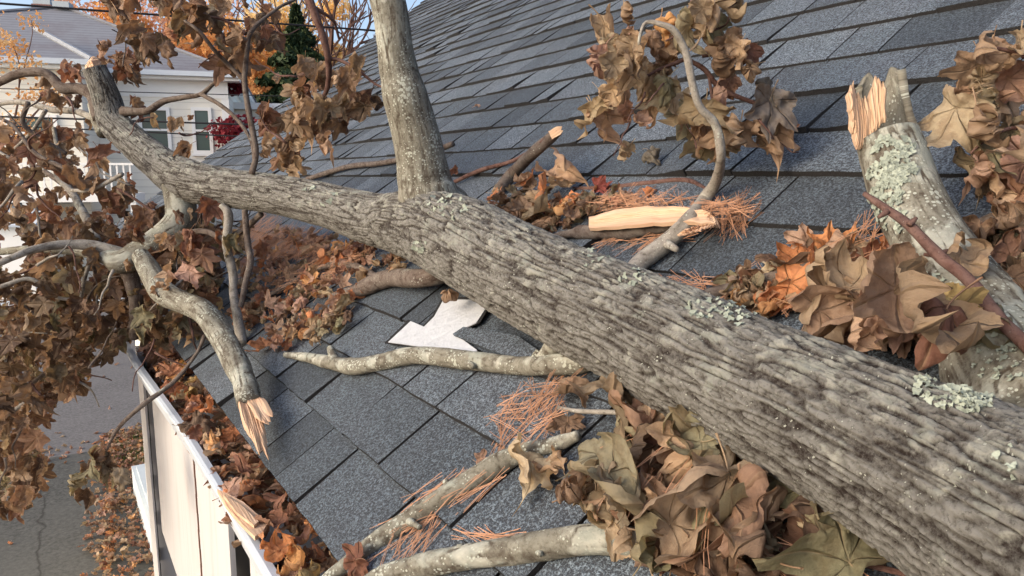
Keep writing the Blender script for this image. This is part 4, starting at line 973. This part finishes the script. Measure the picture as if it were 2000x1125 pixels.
zone(1690, 610, 80, 40, 12, .02, .10, .07, [T_, T_, Bn, 'pink'], 'crumpled leaf wedged between the trunk and the foot of the broken stub', 'leaves heaped behind the trunk at right')
zone(1500, 590, 90, 22, 14, .005, .03, .05, [Rt, Bn, Og, T_], 'small leaf along the upper side of the trunk', 'leaves heaped behind the trunk at right')
zone(1300, 940, 170, 110, 26, .01, .08, .085, [T_, Ol, Ol, Bn, T_, Dk], 'maple leaf in the pile under the lower side of the trunk', 'leaves piled under the trunk', .9, .5)
zone(1480, 1060, 220, 60, 17, .01, .07, .085, [Ol, T_, Bn, Dk], 'leaf at the foot of the photo below the trunk', 'leaves piled under the trunk', .9, .5)
zone(1300, 830, 110, 50, 11, .01, .05, .065, [Bn, T_, Rt, Dk], 'leaf tucked in the gap below the trunk', 'leaves piled under the trunk')
zone(605, 615, 75, 55, 26, .008, .05, .045, [T_, T_, Ol, Bn], 'curled leaf in the heap right of the left broken branch', 'leaves heaped at the left of the roof')
zone(600, 520, 110, 45, 26, .008, .04, .045, [T_, Rt, Og, T_, 'pink'], 'dry leaf mixed with the pine needles under the left side of the limb', 'leaves heaped at the left of the roof')
zone(500, 590, 60, 60, 22, .008, .06, .045, [Og, Rt, T_, Bn, Dk], 'dry leaf between the thin grey branches over the roof corner', 'leaves heaped at the left of the roof')
zone(750, 500, 60, 20, 8, .008, .04, .05, [T_, Rt, Bn], 'leaf squeezed under the trunk near its fork', 'leaves under the fork')
zone(1960, 480, 60, 90, 14, .01, .06, .055, [Bn, T_, Dk, Bn, Dk], 'leaf in the shaded heap at the right edge below the leafy branch', 'leaves at the right edge')
# leaves in the gutter
def gleaf(x, y, z, s, pal, label, group=None, tilt=.8):
    p = np.array([x, y, z]); zd = np.array([-.15, -.1, 1]) + rvec() * tilt; Mx = frame(np.cross(zd, rvec()), zd, s)
    o = leaf_obj(p - Mx[:, 1] * .35, Mx, pcol(pal)); return tag(o, label, 'leaf', group)
for (px, py, s, pal, lab) in [(485, 962, .05, 'orange', 'bright orange leaf resting on the gutter litter beside the wood splinter'), (545, 1058, .06, 'orange', 'yellow orange leaf in the gutter near the bottom edge'), (600, 1062, .05, 'rust', 'reddish orange leaf at the roof edge in the gutter near the bottom edge'), (395, 822, .085, 'brown', 'big brown veined leaf over the far end of the gutter')]:
    p = gpt(px, py, .03); gleaf(p[0], p[1], p[2], s, pal, lab, tilt=.35)
for k in range(64):
    y = lr.uniform(1.02, 3.1) ** 1.0; gleaf(lr.uniform(.283, .40), y, ZG + lr.uniform(-.012, .035), lr.uniform(.045, .07), (pl := lr.choice([Rt, Og, Og, 'pink', 'yellow', Og, T_])), CW[pl] + ' curled leaf in the litter filling the ' + ('near' if y < 1.6 else 'middle' if y < 2.3 else 'far') + ' part of the gutter', 'leaves filling the gutter')
sitems = []
for k in range(520):
    y = lr.uniform(.9, 3.25); p = np.array([lr.uniform(.275, .41), y, ZG + lr.uniform(-.07, .008)]); zd = np.array([0, 0, 1]) + rvec() * .9
    sitems.append((p, frame(np.cross(zd, rvec()), zd, lr.uniform(.03, .045)), pcol(lr.choice([Bn, Rt, Rt, T_, 'pink']))))
tag(leaf_stuff('leaf_litter', sitems), 'dense brown leaf litter packed in the white gutter', 'leaf litter', kind='stuff')
sitems = []
LZ = [(470, 500), (520, 440), (600, 450), (690, 470), (790, 500), (800, 530), (700, 560), (640, 640), (560, 680), (500, 660), (440, 600)]
while len(sitems) < 210:
    x, y = lr.uniform(430, 820), lr.uniform(430, 690)
    if inpoly(x, y, LZ): sitems.append(lay(R(x, y, lr.uniform(.012, .05)), lr.uniform(.03, .055), .8) + (pcol(lr.choice(['pink', 'pink', T_, Og, 'pink', T_, Rt])),))
tag(leaf_stuff('leaf_litter', sitems), 'mat of crumpled rusty leaf litter with needles under the left half of the limb', 'leaf litter', kind='stuff')
sitems = []
for (x0, y0, rx, ry, n) in ((1040, 410, 90, 45, 90), (1560, 560, 160, 28, 130), (1720, 630, 110, 40, 70), (1350, 930, 180, 110, 70), (1500, 1080, 240, 40, 60), (1920, 540, 90, 90, 60), (1180, 400, 60, 20, 30)):
    for k in range(n):
        a = lr.uniform(0, 6.283); q = math.sqrt(lr.random()); sitems.append(lay(R(x0 + rx * q * math.cos(a), y0 + ry * q * math.sin(a), lr.uniform(.012, .03)), lr.uniform(.022, .04), .7) + (pcol(lr.choice([Bn, Rt, T_, Bn, Ol])),))
tag(leaf_stuff('leaf_litter', sitems), 'small broken leaf bits packed beneath the big leaves around the trunk', 'leaf litter', kind='stuff')
# leaf pile and scattered leaves on the driveway
sitems = []
def gl(x, y, s, pal, h=.02, t=.5):
    zd = np.array([0, 0, 1]) + rvec() * t; sitems.append((np.array([x, y, h]), frame(np.cross(zd, rvec()), zd, s), pcol(pal)))
for k in range(2400):
    py = lr.uniform(0, 1) ; Y = 6.0 + 5.0 * py; xe = .13 + .085 * (Y - 6) + .12 * (vn(np.array([[Y * 1.7, 0, 0]]), 3)[0] - .5)
    gl(lr.uniform(xe, 1.5) if lr.random() < .8 else xe - abs(lr.gauss(0, .10)), Y, lr.uniform(.045, .07), lr.choice([Rt, T_, 'pink', Bn, Og, T_]), lr.uniform(.02, .10))
tag(leaf_stuff('leaf_pile', sitems), 'long drift of rusty fallen leaves against the foot of the white porch', 'leaf pile', kind='stuff')
sitems = []
for k in range(700): gl(lr.uniform(-6, .3), lr.uniform(5.5, 10.4), lr.uniform(.04, .06), lr.choice([T_, 'pink', 'yellow', Og]))  if k < 90 else gl(lr.uniform(-9, 4), lr.gauss(10.6, .35) if k < 500 else lr.uniform(11, 22), lr.uniform(.05, .07), lr.choice([T_, 'pink', Rt]))
tag(leaf_stuff('scattered_leaves', sitems), 'sparse yellow and tan leaves scattered over the driveway and street edge', 'fallen leaves', kind='stuff')
# grass verge
V = []; F = []
for k in range(9000):
    y = lr.uniform(9.7, 10.9); x = lr.uniform(.42, 3.2); p = np.array([x, y, 0.0]); h = lr.uniform(.04, .10); d = rvec() * .02; s = rvec() * .006; s[2] = 0
    i = len(V); V += [p - s, p + s, p + [d[0], d[1], h]]; F.append((i, i + 1, i + 2))
tag(mesh_obj('grass', V, F, M_GRASS), 'small patch of green grass at the driveway corner', 'grass', kind='stuff')

# ------------------------------------------------------------------ pine needles
def needles(name, spots, label, seed):
    r_ = random.Random(seed); V = []; F = []
    def one(p, d, L, up_):
        side = nz(np.cross(d, up_)); bend = r_.uniform(-.25, .25); n = 5; s0 = len(V); rr = .00048
        for i in range(n):
            t = i / (n - 1) - .5; c = p + d * L * t + side * bend * L * (t * t) + up_ * (-.08 * L * t * t * r_.random())
            for k in range(3): a = k * 2.094; V.append(c + (side * math.cos(a) + up_ * math.sin(a)) * rr)
        for i in range(n - 1):
            for k in range(3): F.append((s0 + 3 * i + k, s0 + 3 * i + (k + 1) % 3, s0 + 3 * i + 3 + (k + 1) % 3, s0 + 3 * i + 3 + k))
    for (cx_, cy_, rx, ry, n, hmax, ang, spread) in spots:
        d0 = nz(R(cx_ + 40 * math.cos(ang), cy_ + 40 * math.sin(ang)) - R(cx_, cy_))
        for k in range(n):
            a = r_.uniform(0, 6.28); q = math.sqrt(r_.random()); p = R(cx_ + rx * q * math.cos(a), cy_ + ry * q * math.sin(a), .011 + r_.random() ** 2 * hmax)
            th = r_.gauss(0, spread); dd = d0 * math.cos(th) + np.cross(RN, d0) * math.sin(th) + RN * r_.gauss(0, .12)
            dd = nz(dd); L = r_.uniform(.05, .10)
            for m in range(2): one(p + rng.randn(3) * .0015, nz(dd + rng.randn(3) * .07), L, RN)
    o = mesh_obj(name, V, F, M_NEEDLE); return tag(o, label, 'pine needles', kind='stuff')
needles('pine_needles', [(1030, 805, 55, 45, 44, .03, -.8, .9), (1075, 770, 30, 30, 18, .03, -1.1, .8), (985, 850, 25, 25, 16, .01, -1.3, .6)], 'tangle of orange pine needles on the shingles below the trunk', 1)
needles('pine_needles', [(1400, 412, 55, 18, 70, .03, .1, .8), (1250, 392, 90, 12, 70, .03, 0.1, .8), (1440, 425, 30, 22, 30, .015, 2.2, .5), (1260, 465, 90, 10, 40, .012, -.3, .4), (1200, 400, 60, 20, 60, .02, .2, .6)], 'matted pine needles around the split plank', 2)
needles('pine_needles', [(560, 475, 70, 28, 300, .05, -.65, .5), (640, 500, 70, 22, 180, .04, -.3, .7), (510, 450, 40, 25, 140, .04, -.7, .5), (600, 540, 70, 25, 100, .04, -.4, .8)], 'thick mat of rusty pine needles under the left part of the limb', 3)
needles('pine_needles', [(890, 955, 70, 8, 36, .02, -.62, .12), (800, 1010, 50, 6, 20, .01, -.62, .15), (830, 1040, 30, 20, 8, .01, -1.0, .3), (960, 1050, 45, 6, 22, .01, .12, .2), (780, 1070, 30, 14, 8, .005, -.9, .5)], 'loose pine needles strewn along the lichen blotched stick', 4)
needles('pine_needles', [(1580, 560, 120, 30, 70, .03, .2, .9), (1330, 552, 60, 8, 20, .01, .1, .5), (1700, 470, 50, 40, 20, .06, -1.0, .4), (1460, 560, 50, 20, 30, .01, -.4, .7)], 'pine needles mixed in the heap behind the right part of the trunk', 5)
needles('pine_needles', [(1560, 1085, 90, 25, 24, .04, -.3, .8), (1270, 900, 90, 70, 24, .07, -1.0, .5), (1350, 1000, 80, 60, 14, .07, -1.2, .5)], 'pale pine needles among the leaves under the trunk', 6)

# ------------------------------------------------------------------ house across the street
yaw = math.radians(16)
fh = nz([fwd[0], fwd[1], 0]); rh = nz([right[0], right[1], 0])
DH = nz(rh * math.cos(yaw) + fh * math.sin(yaw)); NH = nz(np.cross([0, 0, 1], DH)); NH = NH if NH @ fh > 0 else -NH    # NH points away from us
O0 = W(240, 350, 25); O0[2] = 0
def FP(px, py, off=0.0):      # pixel on the facade plane shifted away by off
    r = wdir(px, py); t = ((O0 + NH * off - CAM) @ NH) / (r @ NH); return CAM + r * t
def loc(px, py, off=0.0): p = FP(px, py, off) - O0; return p @ DH, p[2]
def HP(s, n, z): return O0 + DH * s + NH * n + np.array([0, 0, z])
h2 = empty('clapboard_house', HP(0, 4, 0)); tag(h2, 'cream two storey house with grey hip roof and brick chimney across the street', 'house')
sR, zE = loc(464, 162); sL = -14.0; zE = 7.05; sW = loc(185, 150)[0]
def hbox(name, s0, s1, n0, n1, z0, z1, mat, parent=h2):
    b = MB(); b.box(HP((s0 + s1) / 2, (n0 + n1) / 2, (z0 + z1) / 2), DH * (s1 - s0) / 2, NH * (n1 - n0) / 2, (0, 0, (z1 - z0) / 2)); return b.build(name, mat, parent)
sR -= .35
hbox('wall', sL, sR, 0, 9, 0, zE - .3, M_SIDING); hbox('wall', sL, sW, -1.8, -.003, 0, zE - .302, M_SIDING)
hbox('wall', sR - .4, sR + 1.6, 2.5, 8, 0, zE - 1.0, M_SIDING)
hbox('eave', sR - .3, sR + 1.9, 2.2, 8.3, zE - .99, zE - .75, M_TRIM)
hbox('eave', sL - .4, sR + .45, -.45, 9.4, zE - .28, zE - .06, M_TRIM); hbox('eave', sL - .4, sW + .4, -2.25, -.46, zE - .285, zE - .065, M_TRIM)
hbox('gutter', sW + .42, sR + .5, -.62, -.47, zE - .18, zE - .02, M_WHITE); hbox('gutter', sL - .4, sW + .45, -2.42, -2.27, zE - .18, zE - .02, M_WHITE)
hbox('frieze', sW + .003, sR + .02, -.03, -.004, zE - .85, zE - .285, M_TRIM)
hbox('corner_board', sR - .22, sR + .03, -.028, -.002, 0, zE - .86, M_TRIM)
ap = loc(133, 18, 4.4); apx, apz = ap
b = MB()
c = [HP(sL - .4, -.5, zE - .05), HP(sR + .5, -.5, zE - .05), HP(sR + .5, 9.4, zE - .05), HP(sL - .4, 9.4, zE - .05)]
A1 = HP(apx, 4.4, apz); A0 = HP(apx - .5, 4.4, apz)
for tri in ((c[0], c[1], A1, A0), (c[1], c[2], A1), (c[2], c[3], A0, A1), (c[3], c[0], A0)): b.prism(tri, (0, 0, -.06))
rf = b.build('roof', M_FROOF, h2)
a2 = loc(70, 58, .8); c2 = [HP(sL - .4, -2.3, zE - .04), HP(sW + .5, -2.3, zE - .04), HP(sW + .5, 3, zE - .04), HP(sL - .4, 3, zE - .04)]
A2 = HP(a2[0], .8, a2[1]); b = MB()
for tri in ((c2[0], c2[1], A2), (c2[1], c2[2], A2), (c2[3], c2[0], A2)): b.prism(tri, (0, 0, -.06))
b.build('roof', M_FROOF, h2)
b = MB(); b.tube([c2[1] + [0, 0, .03], A2 + np.array([0, 0, .03])], .10, 6); b.build('ridge_cap', simple('pale_ridge_cap', (.25, .27, .30), .8), h2)
b = MB(); b.tube([c[1] + [0, 0, .03], A1 + np.array([0, 0, .03])], .07, 6); b.tube([c[0] + [0, 0, .03], A0 + np.array([0, 0, .03])], .07, 6); b.build('ridge_cap', M_FROOF, h2)
s_, z_ = loc(88, 25, 6.5); hbox('chimney', s_ - .35, s_ + .35, 6.1, 6.8, zE, z_ + .25, M_BRICK); hbox('chimney_cap', s_ - .3, s_ + .3, 6.15, 6.75, z_ + .252, z_ + .55, M_CONC)
s_, z_ = loc(133, 12, 4.4); hbox('finial', s_ - .45, s_ + .1, 4.1, 4.7, apz + .01, apz + .22, M_CONC)
def hwin(px0, py0, px1, py1, off=0.0, cur=False):
    s0, z1 = loc(px0, py0, off); s1, z0 = loc(px1, py1, off)
    f = MB(); t = .11
    for (a0, a1, e0, e1) in ((s0 - t, s0, z0 - t, z1 + t), (s1, s1 + t, z0 - t, z1 + t), (s0, s1, z1, z1 + t), (s0, s1, z0 - t, z0), (s0, s1, (z0 + z1) / 2 - .035, (z0 + z1) / 2 + .035)):
        f.box(HP((a0 + a1) / 2, off - .045, (e0 + e1) / 2), DH * (a1 - a0) / 2, NH * .04, (0, 0, (e1 - e0) / 2))
    fo = f.build('window', M_TRIM, h2)
    g = MB(); g.box(HP((s0 + s1) / 2, off - .012, (z0 + z1) / 2), DH * (s1 - s0) / 2, NH * .008, (0, 0, (z1 - z0) / 2)); g.build('pane', M_GLASS, fo)
    g = MB(); g.box(HP((s0 + s1) / 2, off - .055, z0 - t - .04), DH * ((s1 - s0) / 2 + .16), NH * .07, (0, 0, .04)); g.build('sill', M_TRIM, fo)
hwin(276, 215, 330, 292); hwin(380, 216, 411, 294); hwin(441, 226, 463, 272, 2.5); hwin(-60, 215, -20, 290, -1.8); hwin(276, 420, 330, 500); hwin(380, 420, 411, 500); hwin(20, 230, 110, 290, -1.8)
zb_ = loc(200, 378, -3.2)[1]
hbox('balcony', sW - 4.5, sW + 1.6, -3.2, -1.81, zb_ - .25, zb_, M_TRIM)
zt = loc(200, 318, -3.2)[1]
rl = hbox('railing', sW - 4.5, sW + 1.6, -3.2, -3.12, zt - .07, zt, M_TRIM)
b = MB()
for k in range(34): s0 = sW - 4.45 + k * .18; b.box(HP(s0, -3.16, (zb_ + zt - .07) / 2), DH * .022, NH * .022, (0, 0, (zt - .07 - zb_) / 2 - .001))
b.build('balusters', M_TRIM, rl)
for s0 in (sW - 4.4, sW - 1.4, sW + 1.5): hbox('post', s0 - .08, s0 + .08, -3.15, -3.0, 0, zb_ - .252, M_TRIM)
hbox('door', sW - 2.2, sW - 1.2, -1.85, -1.805, .1, 2.2, M_DARK)
# white garage/low building seen between the leaves at the left edge
g = empty('garden_shed', HP(-6.5, -4.6, 0)); tag(g, 'low white outbuilding glimpsed through the leaves at the left edge', 'shed')
s0, z0 = loc(0, 540, -4); s1 = loc(64, 500, -4)[0]
hbox('wall', s0 - 2.5, s1, -4, -2.6, 0, 2.1, M_TRIM, g)
b = MB(); b.prism([HP(s0 - 2.7, -4.2, 2.08), HP(s1 + .2, -4.2, 2.08), HP(s1 + .2, -2.5, 2.7), HP(s0 - 2.7, -2.5, 2.7)], (0, 0, .06)); b.build('roof', M_WHITE, g)

# utility wires
def wire(name, p0, p1, sag, rad, label):
    b = MB(); pts = []
    for i in range(25): t = i / 24; pts.append(p0 * (1 - t) + p1 * t + np.array([0, 0, -sag * 4 * t * (1 - t)]))
    b.tube(pts, rad, 6); return tag(b.build(name, M_WIRE), label, 'cable')
wire('utility_cable', W(-300, -15, 16), W(900, 72, 22), .0, .028, 'thick overhead cable crossing the sky above the hip roof')
wire('utility_cable', W(-300, 218, 14), W(1000, 260, 17), .0, .020, 'upper black cable passing in front of the upstairs windows')
wire('utility_cable', W(-300, 232, 14), W(1000, 290, 17), .0, .016, 'lower black cable passing in front of the upstairs windows')
wire('utility_cable', W(-300, 165, 14), W(1200, 205, 17), .0, .010, 'thin cable just under the white gutter of the far house')

# ------------------------------------------------------------------ background trees
def crown_mat(name, c1, c2, c3, tr=.5):
    m, n, b = newmat(name, .7, .2); t = attr(n, 'tone')
    c_ = ramp(n, t, [(0, c1), (.5, c2), (1, c3)]); n.links.new(c_, b.inputs['Base Color'])
    tl = N(n, 'ShaderNodeBsdfTranslucent'); n.links.new(c_, tl.inputs[0]); ms = N(n, 'ShaderNodeMixShader'); ms.inputs[0].default_value = tr
    n.links.new(b.outputs[0], ms.inputs[1]); n.links.new(tl.outputs[0], ms.inputs[2]); n.links.new(ms.outputs[0], n.nodes['Material Output'].inputs[0]); return m
MC_OR = crown_mat('orange_foliage', (.50, .22, .09), (.70, .37, .14), (.80, .55, .28)); MC_YE = crown_mat('gold_foliage', (.66, .40, .14), (.85, .60, .25), (.9, .74, .42))  # orange tones lightened towards peach, distance haze put into the leaf colour
MC_RE = crown_mat('crimson_foliage', (.10, .010, .016), (.20, .018, .03), (.28, .045, .05), .3); MC_PK = crown_mat('copper_foliage', (.45, .22, .13), (.62, .36, .24), (.75, .5, .36))
MC_GR = crown_mat('evergreen_foliage', (.012, .028, .014), (.03, .055, .025), (.06, .075, .03), .1)
M_TR = simple('background_bark', (.13, .075, .06), .9, .3, 3)
def tree_bg(name, label, base, H, cr, mat, nleaf, lsz, seed, trunk_r=.2, shape='round', cz=.65, bare=False, group=None, cat='tree'):
    r_ = random.Random(seed); root = empty(name, base); tag(root, label, cat, group)
    base = np.asarray(base, float); b = MB(); tips = []
    def grow(p, d, L, r, lev):
        n = 4; pts = [p]
        for i in range(n): d = nz(d + np.array([r_.gauss(0, .12), r_.gauss(0, .12), r_.gauss(0, .06) + .04])); pts.append(pts[-1] + d * L / n)
        b.tube(pts, [r * (1 - .5 * i / n) for i in range(n + 1)], 5 if lev else 9)
        tips.append(pts[-1])
        if lev < (5 if bare else 3):
            for k in range(3 if lev < 2 else (3 if bare else 2)):
                q = pts[r_.choice([2, 3, 4])]; sp = .5 if lev else .6
                grow(q, nz(d + np.array([r_.gauss(0, sp), r_.gauss(0, sp), r_.gauss(.1, sp * .5)])), L * r_.uniform(.6, .8), r * (.66 if bare else .52), lev + 1)
    if shape == 'cone':
        b.tube([base, base + [0, 0, H]], [trunk_r, .03], 7)
    else: grow(base, np.array([0, 0, 1.0]), H * (.42 if bare else .38), trunk_r, 0)
    b.build('trunk', M_TR, root)
    if bare: return root
    V = []; F = []; TT = []
    cen = base + [0, 0, H * cz]; nb = 26
    blobs = [(cen + np.array([r_.gauss(0, .45) * cr, r_.gauss(0, .45) * cr, r_.gauss(0, .38) * H * (1 - cz)]), cr * r_.uniform(.18, .42), r_.random()) for _ in range(nb)]
    blobs += [(np.array(t), cr * .22, r_.random()) for t in tips[:18]] if shape != 'cone' else []
    for k in range(nleaf):
        if shape == 'cone':
            hz = r_.random() ** .8; rad = cr * (1 - hz) * (.35 + .65 * abs(math.sin(hz * 34))) ; a = r_.uniform(0, 6.283); q = math.sqrt(r_.uniform(.05, 1)) * rad * (1 + .3 * math.sin(a * 5 + hz * 9))
            p = base + [q * math.cos(a), q * math.sin(a), H * (.12 + .88 * hz) - q * .25]; tn = r_.random()
        else:
            c_, br_, tn0 = r_.choice(blobs); v = nz([r_.gauss(0, 1), r_.gauss(0, 1), r_.gauss(0, 1)]) * br_ * r_.random() ** .45; p = c_ + v * [1, 1, .75]; tn = min(1, max(0, tn0 * .6 + r_.random() * .4))
        u1 = nz([r_.gauss(0, 1), r_.gauss(0, 1), r_.gauss(0, 1)]); v1 = nz(np.cross(u1, [r_.gauss(0, 1), r_.gauss(0, 1), r_.gauss(0, 1)])); s = lsz * r_.uniform(.6, 1.3)
        i = len(V); V += [p - u1 * s, p + v1 * s * .6, p + u1 * s, p - v1 * s * .6]; F.append((i, i + 1, i + 2, i + 3)); TT += [tn] * 4
    mesh_obj('crown', V, F, mat, root, False, {'tone': TT}); return root
def gp(px, dist): 
    p = W(px, 350, dist); p[2] = 0; return p
tree_bg('maple_tree', 'orange maple behind the right side of the far house roof', gp(420, 44), 15, 5.0, MC_OR, 16000, .16, 1, .3)
tree_bg('maple_tree', 'golden leaved tree low behind the far house beside the evergreen', gp(560, 50), 16.5, 5.5, MC_YE, 20000, .17, 2, .3, cz=.55)
tree_bg('maple_tree', 'copper pink tree crown at the top left of centre behind the hanging leaves', gp(330, 55), 20, 5.5, MC_PK, 12000, .15, 3, .3)
tree_bg('maple_tree', 'yellow tree glowing behind the shoulder of our shingle roof', gp(690, 60), 13.5, 6.0, MC_YE, 16000, .18, 9, .3, cz=.5)
tree_bg('maple_tree', 'orange tree behind the far house gable and red shrub', gp(480, 34), 8.5, 3.0, MC_OR, 9000, .12, 12, .25, cz=.6)
tree_bg('spruce_tree', 'dark evergreen standing between the golden trees', gp(592, 38), 12, 5.6, MC_GR, 26000, .20, 4, .2, 'cone')
tree_bg('bare_tree', 'bare branching tree against the pale yellow sky', gp(660, 45), 16, 4, None, 0, 0, 5, .26, bare=True)
tree_bg('bare_tree', 'second bare tree, left of the first, against the pale sky', gp(600, 52), 17, 4, None, 0, 0, 8, .26, bare=True)
tree_bg('red_shrub', 'crimson shrub behind the lower edge of the shingle roof', gp(505, 26), 6.2, 2.1, MC_RE, 14000, .09, 6, .1, cz=.66, cat='shrub')
tree_bg('street_tree', 'thin young tree with orange and yellow leaves at the top left edge', gp(-60, 15), 8.2, 1.5, MC_OR, 2600, .05, 7, .10, cz=.80)
tree_bg('shrub', 'low orange shrub at the left edge beyond the street', gp(-20, 24), 2.6, 1.6, MC_OR, 6000, .07, 10, .08, cz=.6, cat='shrub')
for o in list(col.objects):
    if '_abs' in o: del o['_abs']
